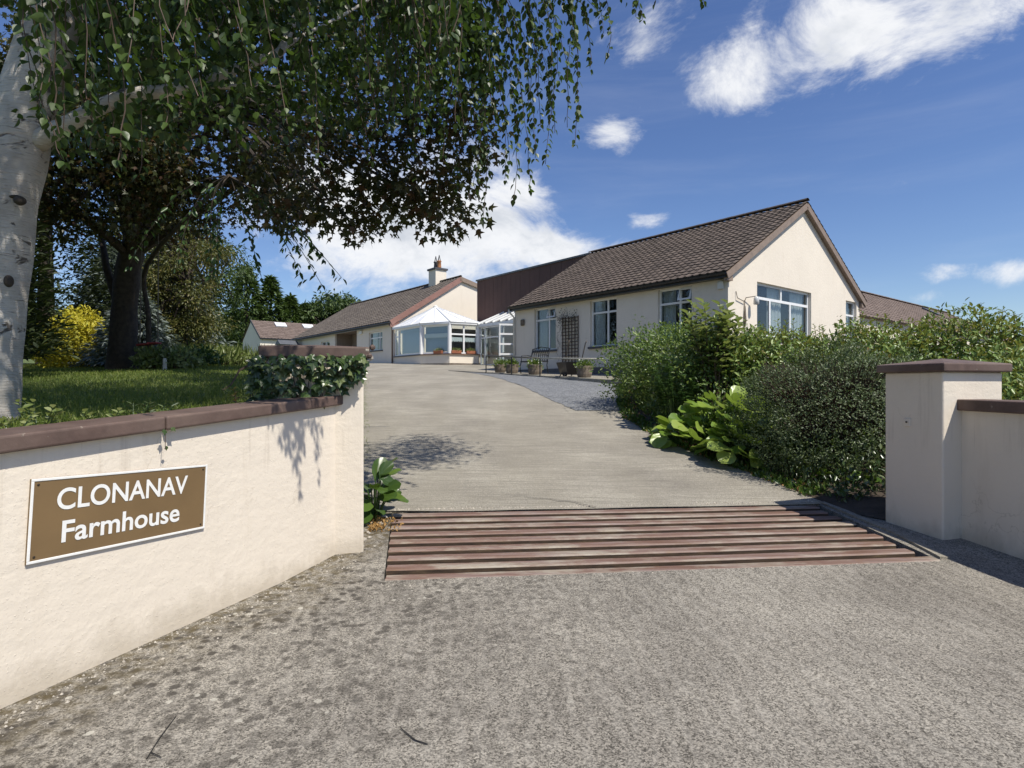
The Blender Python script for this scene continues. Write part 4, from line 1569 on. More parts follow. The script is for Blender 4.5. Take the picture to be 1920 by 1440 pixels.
# ---- conservatory --------------------------------------------------------
CP = [Vector((-6.90, 34.40, 0)), Vector((-4.95, 31.95, 0)), Vector((-3.30, 31.0, 0)), Vector((-1.82, 31.8, 0)), Vector((-.9, 35.9, 0))]
CB, CSILL, CE = 2.62, 3.18, 4.76
cons = empty('conservatory', (CP[2].x, CP[2].y, CB), 0, 'white framed bay conservatory with pale pitched roof against the cream gable', 'conservatory')
o2 = Vector((CP[2].x, CP[2].y, CB))
CP = [p - Vector((o2.x, o2.y, 0)) for p in CP]
cz = lambda z: z - CB


def seg_fn(a, b):
    d = (b - a).normalized()
    n = Vector((d.y, -d.x, 0))              # outwards (towards the viewer side)
    return (lambda s, z, dd: tuple(a + d * s - n * dd + Vector((0, 0, z)))), (b - a).length


APX = Vector((-4.35 - o2.x, 33.4 - o2.y, cz(5.93)))
blinds = {0: None, 1: ('blue_blind', .02, .98, False), 2: ('blue_blind', .0, .99, False), 3: None}
for i in range(4):
    fn, L = seg_fn(CP[i], CP[i + 1])
    m = MB()
    fbar(m, fn, 0, L, -.5, cz(CSILL) - .06, 0, .22)
    m.build('dwarf_wall', 'cream_render', cons)
    m = MB()
    fbar(m, fn, -.02, L + .02, cz(CSILL) - .06, cz(CSILL), -.07, .2)
    m.build('sill_board', 'pipe_brown' if i else 'dark_sill', cons)
    bl = ('white_upvc', .62, .72, True)
    if i == 0:
        window(cons, fn, .05, L * .16, cz(CSILL), cz(CE) - .02, hbar=.72, d=.03, sill=False)
        window(cons, fn, L * .16, L - .06, cz(CSILL), cz(CE) - .02, d=.03, sill=False, fw=.09, blind=('blue_blind', .86, .99, True))
    elif i == 1:
        window(cons, fn, .06, L - .06, cz(CSILL), cz(CE) - .02, d=.03, sill=False, fw=.09, blind=('white_upvc', .58, .70, True))
    elif i == 2:
        window(cons, fn, .06, L - .06, cz(CSILL), cz(CE) - .02, vbars=(.5,), hbar=.66, upper_v=(.5,), d=.03, sill=False, fw=.07, blind=('white_upvc', .44, .56, True))
    else:
        window(cons, fn, .06, L - .06, cz(CSILL), cz(CE) - .02, vbars=(.33, .66), hbar=.7, d=.03, sill=False, fw=.07)
    part('post', 'white_upvc', cons, lambda m: m.tube([CP[i + 1] + Vector((0, 0, cz(CSILL))), CP[i + 1] + Vector((0, 0, cz(CE)))], .085, 8))
    d = (CP[i + 1] - CP[i]).normalized()
    n = Vector((d.y, -d.x, 0))
    part('eaves_beam', 'white_upvc', cons, lambda m: fbar(m, fn, -.06, L + .06, cz(CE) - .02, cz(CE) + .10, -.10, .1))
# inside blue roller blinds on the two big panes
for i, (b0, b1) in ((0, (.04, .86)), (1, (.03, .97))):
    fn, L = seg_fn(CP[i], CP[i + 1])
    part('roller_blind', 'blue_blind', cons, lambda m: fbar(m, fn, L * .18 if i == 0 else .15, L - .15, cz(CSILL) + .12, cz(CE) - .1, .22, .23))
part('darkening_screen', 'interior', cons, lambda m: (m.bar(CP[1].lerp(CP[4], .35) + Vector((0, 0, 1.0)), CP[4].lerp(CP[3], .25) + Vector((0, 0, 1.0)), .06, 2.2)))  # added dark screen, no real wall: darkens the view through the right-hand panes
part('floor', 'recess_wall', cons, lambda m: m.prism([(p.x, p.y) for p in CP], -.5, .05))
ev = []
for i, p in enumerate(CP):
    ev.append(p * 1.0 + (p - Vector((APX.x, APX.y, 0))).normalized() * .14 + Vector((0, 0, cz(CE) + .08)))
for i in range(4):
    a, b = ev[i], ev[i + 1]
    k = 2 if i in (1, 2) else 3
    for j in range(k):
        p, q = a.lerp(b, j / k), a.lerp(b, (j + 1) / k)
        nn = (q - p).cross(APX - p).normalized()
        m = MB()
        t3 = [p.lerp(q, .01), q.lerp(p, .01), APX]
        m.add([v + nn * .02 for v in t3] + [v - nn * .02 for v in t3], [(0, 1, 2), (5, 4, 3), (0, 3, 4, 1), (1, 4, 5, 2), (2, 5, 3, 0)])
        m.build('roof_panel', 'polycarbonate', cons)
        part('glazing_bar', 'white_upvc', cons, lambda m: m.bar(p + Vector((0, 0, .03)), APX + Vector((0, 0, .03)), .07, .05))
part('finial', 'lamp_white', cons, lambda m: m.lathe(APX, [(.14, -.04), (.12, .06), (.03, .12)], 10))

# flower boxes on the conservatory sill
rng = np.random.default_rng(21)
for (i, t, lab) in ((1, .62, 'terracotta flower box on the conservatory sill under the blue blind'),
                    (2, .22, 'terracotta flower box on the conservatory sill, left of the narrow mullion'),
                    (2, .74, 'terracotta flower box on the conservatory sill beside the glass porch')):
    fn, L = seg_fn(CP[i], CP[i + 1])
    c = Vector(fn(L * t, cz(CSILL), -.0)) + o2
    d = (CP[i + 1] - CP[i]).normalized()
    fb = empty('flower_box', c, math.atan2(d.y, d.x), lab, 'flower box', 'flower boxes along the conservatory sill')
    part('trough', 'terracotta', fb, lambda m: m.prism([(-.28, -.10), (.28, -.10), (.28, .07), (-.28, .07)], 0.0, .16), bevel=.01)
    p, dd = shrub_points(rng, (0, 0, .17), (.28, .1, .12), 160, i * 3 + t, .8)
    fo = link('flowers', leaves_mesh('flowers', p, dd + [0, 0, .4], rand_dirs(rng, len(p)), .05 + .03 * rng.random(len(p)), T_simple(), 'pale_leaf', rng), fb)
    fo['kind'] = 'stuff'

# ---- glass porch between conservatory and wing (wing axes) ----------------
porch = empty('glass_porch', WC, BANG, 'white lean-to glass porch with open door between conservatory and wing', 'porch')
PX, PY0, PY1 = 2.94, WL + .06, 16.55
pz0, pze, pzt = .38, 2.60, 3.50


def pfn(s, z, d): return (PX + d, s, z)


part('step', 'white_stone', porch, lambda m: m.box(PX - .3, PX + 1.7, PY0, PY1, -.3, pz0 - .01))
part('head_beam', 'white_upvc', porch, lambda m: m.box(PX - .06, PX + .08, PY0, PY1, pze - .04, pze + .12))
window(porch, pfn, 14.6, 16.45, pz0 + .12, pze - .06, vbars=(.78,), hbar=.72, upper_v=(.78,), d=.02, sill=False, curtain=((.80, .97),))
window(porch, pfn, 10.0, 13.2, pz0 + .12, pze - .06, vbars=(.33, .66), hbar=.72, d=.02, sill=False, curtain=((.0, .97),))
for yy in (13.3, 14.5):
    part('post', 'white_upvc', porch, lambda m: m.box(PX - .02, PX + .09, yy - .05, yy + .05, pz0, pze - .04))
od = part('open_door', 'white_upvc', porch, lambda m: [m.bar((PX - .02 - .86 * math.cos(.5) * a_, 13.36 + .86 * math.sin(.5) * a_, pz0 + .05), (PX - .02 - .86 * math.cos(.5) * a_, 13.36 + .86 * math.sin(.5) * a_, pze - .12), .07, .05, (1, 0, 0)) for a_ in (.04, .96)] +
          [m.bar((PX - .02, 13.36, z_), (PX - .02 - .86 * math.cos(.5), 13.36 + .86 * math.sin(.5), z_), .045, .09) for z_ in (pz0 + .1, pz0 + .6, pz0 + 1.1, pz0 + 1.6, pze - .15)])
part('pane', 'glass', od, lambda m: m.bar((PX - .02, 13.36, pz0 + 1.15), (PX - .02 - .86 * math.cos(.5), 13.36 + .86 * math.sin(.5), pz0 + 1.15), .008, 2.0))
nraf = 10
for k in range(nraf + 1):
    y = PY0 + .06 + (PY1 - PY0 - .12) * k / nraf
    part('rafter', 'white_upvc', porch, lambda m: m.bar((PX - .12, y, pze + .14), (APEX - .03, y, pzt), .055, .09))
    if k < nraf:
        w = (PY1 - PY0 - .12) / nraf
        part('roof_pane', 'roof_glass', porch, lambda m: m.add([(PX - .1, y + .03, pze + .13), (PX - .1, y + w - .03, pze + .13), (APEX - .03, y + w - .03, pzt - .01), (APEX - .03, y + .03, pzt - .01)], [(0, 1, 2, 3)]))

# ---- patio along the wing --------------------------------------------------
pe0, pe1 = Vector((3.13, 17.2, 0)), Vector((-1.92, 23.6, 0))
poly = [pe0 - D1 * .9 + Vector((.1, 0, 0)), WC + D1 * -.9, WC + D1 * 12.2, pe1 + D1 * 1.2]
m = MB()
m.prism([(p.x, p.y) for p in poly], .9, [1.60, 1.66, 2.16, 2.13])
tag(m.build('patio', 'drive_concrete', None, bevel=.02), kind='structure')

# ------------------------------------------------------------------ things by the wing
def on_patio(u, back=0.0):
    """point on the patio edge line seen at photo column u, moved back towards the wing"""
    r = (u - 960) / F
    t = (pe0.x - r * pe0.y) / (-(D1.x) + r * D1.y)
    p = pe0 + D1 * t + D2 * back
    s = min(max((p - pe0).dot(D1) / 8.15, 0), 1)
    p.z = 1.655 + .42 * s + .02 * back
    return p


rail = empty('hand_rail', on_patio(1010), 0, 'low pipe handrail on thin posts along the patio edge', 'railing')
ro_ = Vector(rail.location)
us = (1128, 1010, 957, 909)
hs = (.60, .58, .60, .62)
pp = [on_patio(u, .06) for u in us]
for p, h in zip(pp[1:], hs[1:]):
    part('post', 'black_iron', rail, lambda m: m.tube([p - ro_ - Vector((0, 0, .25)), p - ro_ + Vector((0, 0, h))], .022, 7))
for i in range(3):
    a, b = pp[i] + Vector((0, 0, hs[i])), pp[i + 1] + Vector((0, 0, hs[i + 1]))
    part('rail', 'rail_galv' if i == 0 else 'rail_metal', rail, lambda m: m.tube([a - ro_, b - ro_], .024, 8), smooth=True)

rng = np.random.default_rng(31)
troughs = [(924, .22, .30, 'stone trough planter nearest the glass porch door'), (946, .24, .32, 'stone trough planter, second from the glass porch door'),
           (989, .25, .34, 'stone trough planter with white flowers beside the rail post'), (1081, .25, .36, 'stone trough planter below the trellis, next to the black barrow')]
for k, (u, w, h, lab) in enumerate(troughs):
    c = on_patio(u, .35)
    pl = empty('stone_planter', c, BANG + .2 * k, lab, 'planter', 'stone planters along the patio rail')
    m = MB()
    m.lathe((0, 0, 0), [(w * .86, 0), (w * .98, h * .3), (w, h * .7), (w * 1.04, h * .86), (w * 1.04, h), (w * .8, h), (w * .78, h * .82)], 16)
    m.build('trough', 'stone_trough', pl, smooth=False, bevel=.01)
    p, d = shrub_points(rng, (0, 0, h * .95), (w * 1.0, w * 1.0, .20), 420, k * 2.1, .9, .4)
    f = link('plants', leaves_mesh('plants', p, d + [0, 0, .6], rand_dirs(rng, len(p)), .05 + .05 * rng.random(len(p)), T_simple(.5), 'shrub_leaf', rng), pl)
    f['kind'] = 'stuff'
    p, d = shrub_points(rng, (0, 0, h * .98), (w, w, .24), 60 if k == 2 else 22, k + 5, .3, .4, -.1)
    f = link('flowers', leaves_mesh('flowers', p, d, rand_dirs(rng, len(p)), np.full(len(p), .06), T_quad(.9), 'white_petal', rng), pl)
    f['kind'] = 'stuff'

# black wheelbarrow stood against the patio edge
bc = on_patio(1047, .55)
bar = empty('wheelbarrow', bc, BANG - .4, 'black wheelbarrow with upturned handles below the trellis', 'wheelbarrow')
m = MB()
vs = [(-.22, -.3, .05), (.22, -.3, .05), (.26, .25, .05), (-.26, .25, .05), (-.34, -.42, .46), (.34, -.42, .46), (.36, .40, .46), (-.36, .40, .46)]
vi = [(x * .93, y * .93, z + .03 if z < .1 else z) for x, y, z in vs]
m.add(vs + vi, [(3, 2, 1, 0), (0, 1, 5, 4), (1, 2, 6, 5), (2, 3, 7, 6), (3, 0, 4, 7), (8, 9, 10, 11), (12, 13, 9, 8), (13, 14, 10, 9), (14, 15, 11, 10), (15, 12, 8, 11), (4, 5, 13, 12), (5, 6, 14, 13), (6, 7, 15, 14), (7, 4, 12, 15)])
m.build('tray', 'fascia_black', bar)
for s in (-1, 1):
    part('handle', 'twig_grey', bar, lambda m: m.tube([(s * .2, .45, .02), (s * .24, .1, .18), (s * .28, -.35, .62), (s * .3, -.55, 1.05), (s * .3, -.66, 1.12)], .018, 7), smooth=True)
part('wheel', 'black_iron', bar, lambda m: m.tube([(.19 * math.cos(a) * 0 - .0, .52 + .19 * math.cos(a), .19 + .19 * math.sin(a)) for a in np.linspace(0, 2 * math.pi, 20)], .035, 6))

# trellis on the wing wall
ty0, ty1 = wy(1085), wy(1056)
tr = empty('trellis', WC, BANG, 'dark square lattice trellis with dry climber on the shaded wing wall', 'trellis')
tz0, tz1 = .10, 2.02
for k in range(6):
    y = ty0 + (ty1 - ty0) * k / 5
    part('slat', 'twig_brown', tr, lambda m: m.box(-.045, -.022, y - .013, y + .013, tz0, tz1))
for k in range(15):
    z = tz0 + .06 + (tz1 - tz0 - .12) * k / 14
    part('slat', 'twig_brown', tr, lambda m: m.box(-.068, -.0455, ty0 - .02, ty1 + .02, z - .013, z + .013))
m = MB()
for k in range(46):
    y = ty0 + (ty1 - ty0 + .25) * rng.random()
    z = tz0 + (tz1 - tz0) * rng.random() ** .5
    pts = [(-.08 - .04 * rng.random(), y, z)]
    for j in range(4):
        q = pts[-1]
        pts.append((q[0] + .02 * rng.normal(), q[1] + .07 * rng.normal(), q[2] + .09 + .04 * rng.normal()))
    m.tube(pts, [.007, .006, .005, .004, .003], 4)
m.build('dry_climber', 'twig_brown', tr)
p = np.array([(-.1 - .05 * rng.random(), ty0 + (ty1 - ty0 + .2) * rng.random(), tz1 - .05 + .16 * rng.normal()) for _ in range(130)])
f = link('climber_leaves', leaves_mesh('climber', p, rand_dirs(rng, len(p)), rand_dirs(rng, len(p)), np.full(len(p), .06), T_simple(), 'maple_leaf', rng), tr)
f['kind'] = 'stuff'

# black iron bench by the porch
bn = empty('iron_bench', on_patio(962, 1.0), BANG, 'black scrolled iron bench between the planters and the wing corner', 'bench')
m = MB()
m.box(-.25, .25, -.5, .5, .42, .46)
m.build('seat', 'black_iron', bn)
for y in (-.48, .48):
    part('leg', 'black_iron', bn, lambda m: (m.tube([(-.24, y, 0), (-.28, y, .25), (-.22, y, .44), (-.2, y, .66), (.1, y, .68), (.26, y, .66)], .018, 6), m.tube([(.26, y, 0), (.2, y, .3), (.24, y, .5), (.34, y, .92)], .018, 6)))
part('backrest', 'black_iron', bn, lambda m: [m.tube([(.25, y, .46), (.30, y + .05, .7), (.34, y - .03, .92)], .012, 5) for y in np.linspace(-.42, .42, 8)] + [m.tube([(.34, -.48, .92), (.35, 0, .99), (.34, .48, .92)], .016, 6)])

# ------------------------------------------------------------------ vegetation
def stems(m, rng, c, n, h, spread, r0=.012, sides=5):
    for _ in range(n):
        a = rng.random() * 2 * math.pi
        q = np.array([c[0] + .08 * rng.normal(), c[1] + .08 * rng.normal(), c[2]])
        tip = np.array([c[0] + spread[0] * math.cos(a) * rng.random() ** .5, c[1] + spread[1] * math.sin(a) * rng.random() ** .5, c[2] + h * (.7 + .3 * rng.random())])
        mid = q * .5 + tip * .5 + np.array([0, 0, .12 * h]) + .05 * rng.normal(size=3)
        m.tube([q, mid, tip], [r0, r0 * .7, r0 * .3], sides)


def shrub(name, c, r, n, leaf, size, label, cat='shrub', group=None, seed=1, tmpl=None, depth=.4, amp=.25, nst=26, up=.35, zbase=None, flat=-.55, twig='twig_brown', sparks=0, k=2.4, bare=0.0):
    rng = np.random.default_rng(seed)
    c = np.array(c, float)
    zb = c[2] - r[2] if zbase is None else zbase
    root = empty(name, (c[0], c[1], zb), 0, label, cat, group)
    o = np.array([c[0], c[1], zb])
    p, d = shrub_points(rng, c - o, r, n, seed * 1.7, depth, amp, flat, k)
    keep = p[:, 2] > .02
    if bare:      # the side away from the light has dropped most of its leaves
        keep &= (d[:, 2] > .22 + .25 * rng.normal(size=len(d))) | (rng.random(len(d)) > bare)
    p, d = p[keep], d[keep]
    dirs = .45 * d + .9 * rand_dirs(rng, len(p)) + np.array([0, 0, up * .6])
    nr = d * 1.0 + .55 * rand_dirs(rng, len(p)) + np.array([0, 0, .5])
    me = leaves_mesh('foliage', p, dirs, nr, size * (.65 + .7 * rng.random(len(p))), tmpl or T_simple(), leaf, rng)
    f = link('foliage', me, root)
    f['kind'] = 'stuff'
    m = MB()
    stems(m, rng, (0, 0, -.05), nst, r[2] * 1.5, (r[0] * .85, r[1] * .85))
    if sparks:           # upright new shoots standing above the outline
        ps, ds = [], []
        for _ in range(sparks):
            a = rng.random() * 2 * math.pi
            rr = rng.random() ** .5 * .85
            b = np.array([r[0] * rr * math.cos(a), r[1] * rr * math.sin(a), c[2] - o[2] + r[2] * math.sqrt(max(0, 1 - rr * rr)) * .85])
            L = .15 + .30 * rng.random()
            t = b + np.array([.18 * rng.normal() * L, .18 * rng.normal() * L, L])
            m.tube([b - [0, 0, .2], (b + t) / 2, t], [.006, .005, .003], 4)
            for j in range(int(L / .028)):
                q = b + (t - b) * ((j + .5) * .028 / L)
                a2 = j * 2.4 + a
                ps.append(q)
                ds.append([math.cos(a2), math.sin(a2), .5])
        me = leaves_mesh('shoots', np.array(ps), np.array(ds), np.array(ds) * .2 + [0, 0, 1], size * (.6 + .5 * rng.random(len(ps))), tmpl or T_simple(), leaf, rng)
        s = link('shoots', me, root)
        s['kind'] = 'stuff'
    m.build('stems', twig, root)['kind'] = 'stuff'
    return root


# right of the drive --------------------------------------------------------
shrub('rounded_shrub', (3.75, 13.2, 1.86), (1.62, 1.5, .98), 16000, 'shrub_leaf', .080, 'large rounded green shrub at the bend by the gravel bay', seed=2, amp=.42, k=3.4, zbase=.95, depth=.5, flat=-.95)
shrub('loose_shrub', (3.95, 11.3, 1.62), (1.15, .95, 1.02), 7500, 'shrub_leaf', .085, 'loose dark green shrub behind the large leaved perennials', seed=3, amp=.4, zbase=.7, depth=.6, flat=-.95)
shrub('hebe_bush', (4.50, 8.05, .98), (1.36, 1.15, 1.04), 58000, 'hebe_leaf', .036, 'domed fine leaved bush with bare twiggy side, left of the right gate pillar', seed=4, amp=.26, zbase=.33, depth=.30, nst=700, bare=.45, tmpl=T_quad(.4), flat=-.8)
for k, (x, y, rz, lab, seed) in enumerate(((5.1, 11.2, 1.0, 'tall leafy hedge shrub below the wide gable window', 5), (6.6, 10.9, 1.02, 'leafy hedge shrub below the small gable window', 6), (8.2, 10.6, 1.10, 'yellow green hedge shrub in front of the rear building roof', 7), (9.9, 10.3, 1.22, 'tall yellow green hedge shrub above the right boundary wall', 8))):
    shrub('hedge_shrub', (x, y, 1.55 + .05 * k), (1.3, 1.15, rz), 11000, 'hedge_leaf', .095, lab, group='hedge shrubs before the gable', seed=seed, amp=.32, zbase=.7, depth=.55, sparks=34, flat=-.9)
shrub('hedge_shrub', (6.5, 7.6, 1.05), (1.2, 1.0, .85), 7000, 'hedge_leaf', .08, 'lower hedge shrub directly behind the right gate pillar', group='hedge shrubs before the gable', seed=9, amp=.3, zbase=.2, depth=.5, sparks=10, flat=-.9)

# tall pale shrub with broad leaves standing over the rest
rng = np.random.default_rng(41)
base = Vector((3.72, 10.75, .8))
ps_ = empty('tall_shrub', base, 0, 'tall pale leaved shrub rising in front of the wing corner', 'shrub')
m = MB()
pp_, dd_ = [], []
for k in range(20):
    a = rng.random() * 6.28
    tip = np.array([.55 * math.cos(a) * rng.random(), .4 * math.sin(a), 1.75 + .5 * rng.random()])
    pts = [np.array([.05 * rng.normal(), .05 * rng.normal(), 0]), tip * [.5, .5, .55] + .05 * rng.normal(size=3), tip]
    m.tube(pts, [.014, .010, .004], 5)
    for j in range(26):
        t = .45 + .55 * j / 25
        q = pts[1] * (1 - t) * 2 * t * 0 + pts[0] * (1 - t) ** 2 + pts[1] * 2 * t * (1 - t) + pts[2] * t * t
        a2 = j * 2.4
        pp_.append(q)
        dd_.append([math.cos(a2), math.sin(a2), .15 + .5 * t])
m.build('stems', 'twig_brown', ps_)
pp_, dd_ = np.array(pp_), np.array(dd_)
f = link('foliage', leaves_mesh('foliage', pp_, dd_, dd_ * .2 + [0, 0, 1], .14 + .09 * rng.random(len(pp_)), T_simple(.55, .08, .15), 'pale_leaf', rng), ps_)
f['kind'] = 'stuff'


# large leaved perennials: every leaf its own object
def leaf_big(name, mat, cup=.12, wav=.05, w=.86, seed=0):
    """rounded cupped leaf with raised midrib and wavy rim"""
    rg = random.Random(seed)
    n, rings = 14, 3
    vs, fs = [(0, .12, 0)], []
    for r in range(1, rings + 1):
        for k in range(n):
            a = 2 * math.pi * k / n
            R = r / rings
            x = math.sin(a) * w * .5 * R * (1 + .06 * math.sin(3 * a + seed))
            y = .12 + (.5 - math.cos(a) * .5) * R * .9 * (1 if True else 0) - (.10 * R if k == 0 else 0)
            z = cup * (x / (w * .5)) ** 2 - .20 * max(0, y - .45) ** 2 + wav * R * math.sin(5 * a + seed * 1.3) + .015 * math.sin(a * 7) * R
            vs.append((x, y, z))
    for k in range(n):
        fs.append((0, 1 + k, 1 + (k + 1) % n))
    for r in range(rings - 1):
        for k in range(n):
            a, b = 1 + r * n + k, 1 + r * n + (k + 1) % n
            fs.append((a, a + n, b + n, b))
    me = bpy.data.meshes.new(name)
    me.from_pydata(vs, [], fs)
    me.attributes.new('rnd', 'FLOAT', 'POINT')
    me.materials.append(MATS[mat])
    me.polygons.foreach_set('use_smooth', [True] * len(me.polygons))
    return me


berg = [leaf_big('leaf', 'bergenia_leaf', .10, .035, .95, s) for s in range(4)]


def rosette(name, c, n, rx, ry, h, size, label, meshes, seed, stalk='lovage_leaf', cat='plant'):
    rng = np.random.default_rng(seed)
    root = empty(name, c, 0, label, cat)
    P_, D_, N_, S_ = [], [], [], []
    m = MB()
    for k in range(n):
        a = rng.random() * 6.28
        rr = rng.random() ** .6
        b = np.array([rx * rr * math.cos(a), ry * rr * math.sin(a), h * (1 - rr ** 2 * .75) * (.55 + .5 * rng.random())])
        out = np.array([math.cos(a) + .4 * rng.normal(), math.sin(a) + .4 * rng.normal(), .55 - .75 * rr + .3 * rng.normal()])
        nn = np.array([-.5 * math.cos(a) * (1 - rr) + .5 * out[0] * .2 + .35 * rng.normal() + .35, .35 * rng.normal() - .25, 1.0])
        P_.append(b); D_.append(out); N_.append(nn)
        S_.append(size * (.65 + .6 * rng.random()))
        m.tube([np.array([b[0] * .5, b[1] * .5, -.05]), b * [.85, .85, .6], b + unit(out[None])[0] * S_[-1] * .12], [.010, .008, .006], 5)
    m.build('stalks', stalk, root)['kind'] = 'stuff'
    leaf_objs(meshes, P_, D_, N_, S_, root)
    return root


MATS['lovage_leaf']
rosette('large_leaved_perennial', (3.05, 9.65, .55), 64, .58, .55, .42, .29, 'bright large leaved perennial spilling over the drive edge beside the rounded shrub', berg, 51)
rosette('large_leaved_perennial', (3.52, 8.7, .45), 74, .58, .55, .46, .30, 'bright large leaved perennial on the drive edge next to the hebe bush', berg, 52)
rosette('large_leaved_perennial', (3.5, 9.7, .72), 60, .6, .55, .66, .29, 'tallest large leaved perennial, behind the two at the drive edge', berg, 53)
rosette('weed_rosette', (3.95, 7.05, .24), 22, .35, .3, .25, .17, 'shaded leafy weed at the foot of the right gate pillar', [leaf_big('leaf', 'dock_leaf', .06, .05, .6, s) for s in (7, 8)], 54)
rosette('dock_plant', (-1.46, 6.22, .10), 24, .12, .20, .50, .26, 'broad leaved dock plant between the ivy pillar and the cattle grid', [leaf_big('leaf', 'dock_leaf', .06, .04, .62, s) for s in (11, 12, 13)], 55)

# lovage: divided leaves on tall stalks
rng = np.random.default_rng(61)
lv = empty('lovage_plant', (3.0, 10.75, .68), 0, 'dark green plant with divided leaves in front of the loose shrub', 'plant')
m = MB()
pp_, dd_ = [], []
for k in range(30):
    a = rng.random() * 6.28
    L = .55 + .75 * rng.random()
    tip = np.array([.36 * math.cos(a), .3 * math.sin(a), L])
    m.tube([(0, 0, 0), tip * [.4, .4, .6], tip], [.008, .006, .004], 4)
    for j in range(14):
        t = .55 + .5 * j / 13
        q = tip * t
        for s in (-1, 1, 0):
            pp_.append(q + .02 * rng.normal(size=3))
            dd_.append([math.cos(a + s * 1.1), math.sin(a + s * 1.1), .1 - .3 * rng.random()])
m.build('stalks', 'lovage_leaf', lv)['kind'] = 'stuff'
pp_, dd_ = np.array(pp_), np.array(dd_)
f = link('foliage', leaves_mesh('foliage', pp_, dd_, rand_dirs(rng, len(pp_)) * .4 + [0, 0, 1], .07 + .05 * rng.random(len(pp_)), T_lobed([(95, .35), (45, .6), (0, .8), (-45, .6), (-95, .35)], .2), 'lovage_leaf', rng), lv)
f['kind'] = 'stuff'


def ground_cover(name, pts, mat, size, label, cat, seed, tmpl=None, up=1.0):
    rng = np.random.default_rng(seed)
    p = np.array(pts)
    d = rand_dirs(rng, len(p)) + [0, 0, up]
    o = link(name, leaves_mesh(name, p, d, rand_dirs(rng, len(p)), size * (.5 + rng.random(len(p))), tmpl or T_simple(), mat, rng))
    return tag(o, label, cat, kind='stuff')


rng = np.random.default_rng(71)
pts = []
for _ in range(2600):      # weeds along the right drive edge
    y = 6.9 + 10 * rng.random()
    x = xr(y) + abs(.16 * rng.normal()) - .06
    pts.append((x, y, zbed(x, y) + .04 * rng.random()))
ground_cover('edge_weeds', pts, 'dock_leaf', .07, 'low green weeds along the right edge of the drive', 'weeds', 72)
pts = []
for _ in range(3000):      # dry litter on the right verge
    y = 7.0 + 8.5 * rng.random()
    x = xr(y) - .03 + abs(.17 * rng.normal())
    pts.append((x, y, zbed(x, y) + .012 + .015 * rng.random()))
ground_cover('leaf_litter', pts, 'dead_leaf', .035, 'dry brown leaf litter along the right drive edge', 'leaf litter', 73, T_quad(.6), .1)
pts = []
for _ in range(900):       # litter and weeds by the left pillar
    x = -1.42 + .12 * rng.normal()
    y = 5.7 + .45 * rng.random() + (.3 if x < -1.4 else 0)
    pts.append((x - .05 * (y - 5.5), y, zdrive(y) + .015 * rng.random() + .004))
ground_cover('leaf_litter', pts, 'dead_leaf', .03, 'dry brown leaf litter between ivy pillar and cattle grid', 'leaf litter', 74, T_quad(.6), .1)
pts = []
for _ in range(1500):      # tufts along the left drive edge
    y = 6.6 + 13 * rng.random()
    pts.append((xl(y) + .05 + .07 * rng.normal(), y, zdrive(y) + .01))
ground_cover('edge_tufts', pts, 'tall_grass', .035, 'sparse dry grass tufts along the left edge of the drive', 'grass', 75, T_quad(.16))
pts = []
for _ in range(5200):      # shaded ground cover between hebe and gate pillar
    y = 6.55 + 1.5 * rng.random()
    x = xr(y) + .10 + 1.6 * rng.random()
    pts.append((x, y, zbed(x, y) + .42 * rng.random() ** 1.4 * min(1, (x - xr(y)) * 2)))
ground_cover('shade_plants', pts[:2600], 'ivy_leaf', .06, 'dark leafy ground cover between the hebe bush and the right gate pillar', 'ground cover', 77)
# dark understorey filling the bed between the shrubs
pts = []
for _ in range(16000):
    y = 7.4 + 7.5 * rng.random()
    x = xr(y) + .35 + 5.5 * rng.random() ** 1.3
    pts.append((x, y, zbed(x, y) + .55 * rng.random() ** 1.5 * min(1, (x - xr(y)) * 1.2)))
ground_cover('understorey', pts, 'shrub_leaf', .075, 'low dark undergrowth filling the bed beneath the shrubs', 'undergrowth', 76)

# pebbles at the edge of the cattle grid
rng = np.random.default_rng(81)
for k in range(12):
    x, y = -1.32 - .16 * rng.random(), 5.25 + .95 * rng.random()
    s = .014 + .02 * rng.random()
    m = MB()
    m.lathe((0, 0, 0), [(s * .6, -s * .3), (s, 0), (s * .9, s * .4), (s * .35, s * .7)], 7)
    o = m.build('pebble', 'pebble')
    o.location = (x, y, zdrive(y) + .004)
    o.rotation_euler = (0, 0, rng.random() * 6)
    o.scale = (1.2 + .5 * rng.random(), 1, 1)
    tag(o, 'small pale pebble on the concrete beside the left end of the cattle grid', 'pebble', 'pebbles by the cattle grid')

# grit washed into the joint behind the cattle grid
m = MB()
for k in range(420):
    t = rng.random()
    q = BL.lerp(BR, t) + Vector((0, .02 + .035 * abs(rng.normal())))
    s = .005 + .009 * rng.random()
    z = zdrive(q.y) + .012
    m.add([(q.x - s, q.y, z), (q.x, q.y - s, z), (q.x + s, q.y, z), (q.x, q.y + s, z), (q.x, q.y, z + s), (q.x, q.y, z - s)], [(0, 1, 4), (1, 2, 4), (2, 3, 4), (3, 0, 4), (1, 0, 5), (2, 1, 5), (3, 2, 5), (0, 3, 5)])
tag(m.build('joint_grit', 'pebble'), 'loose grit along the concrete joint behind the cattle grid', 'grit', kind='stuff')
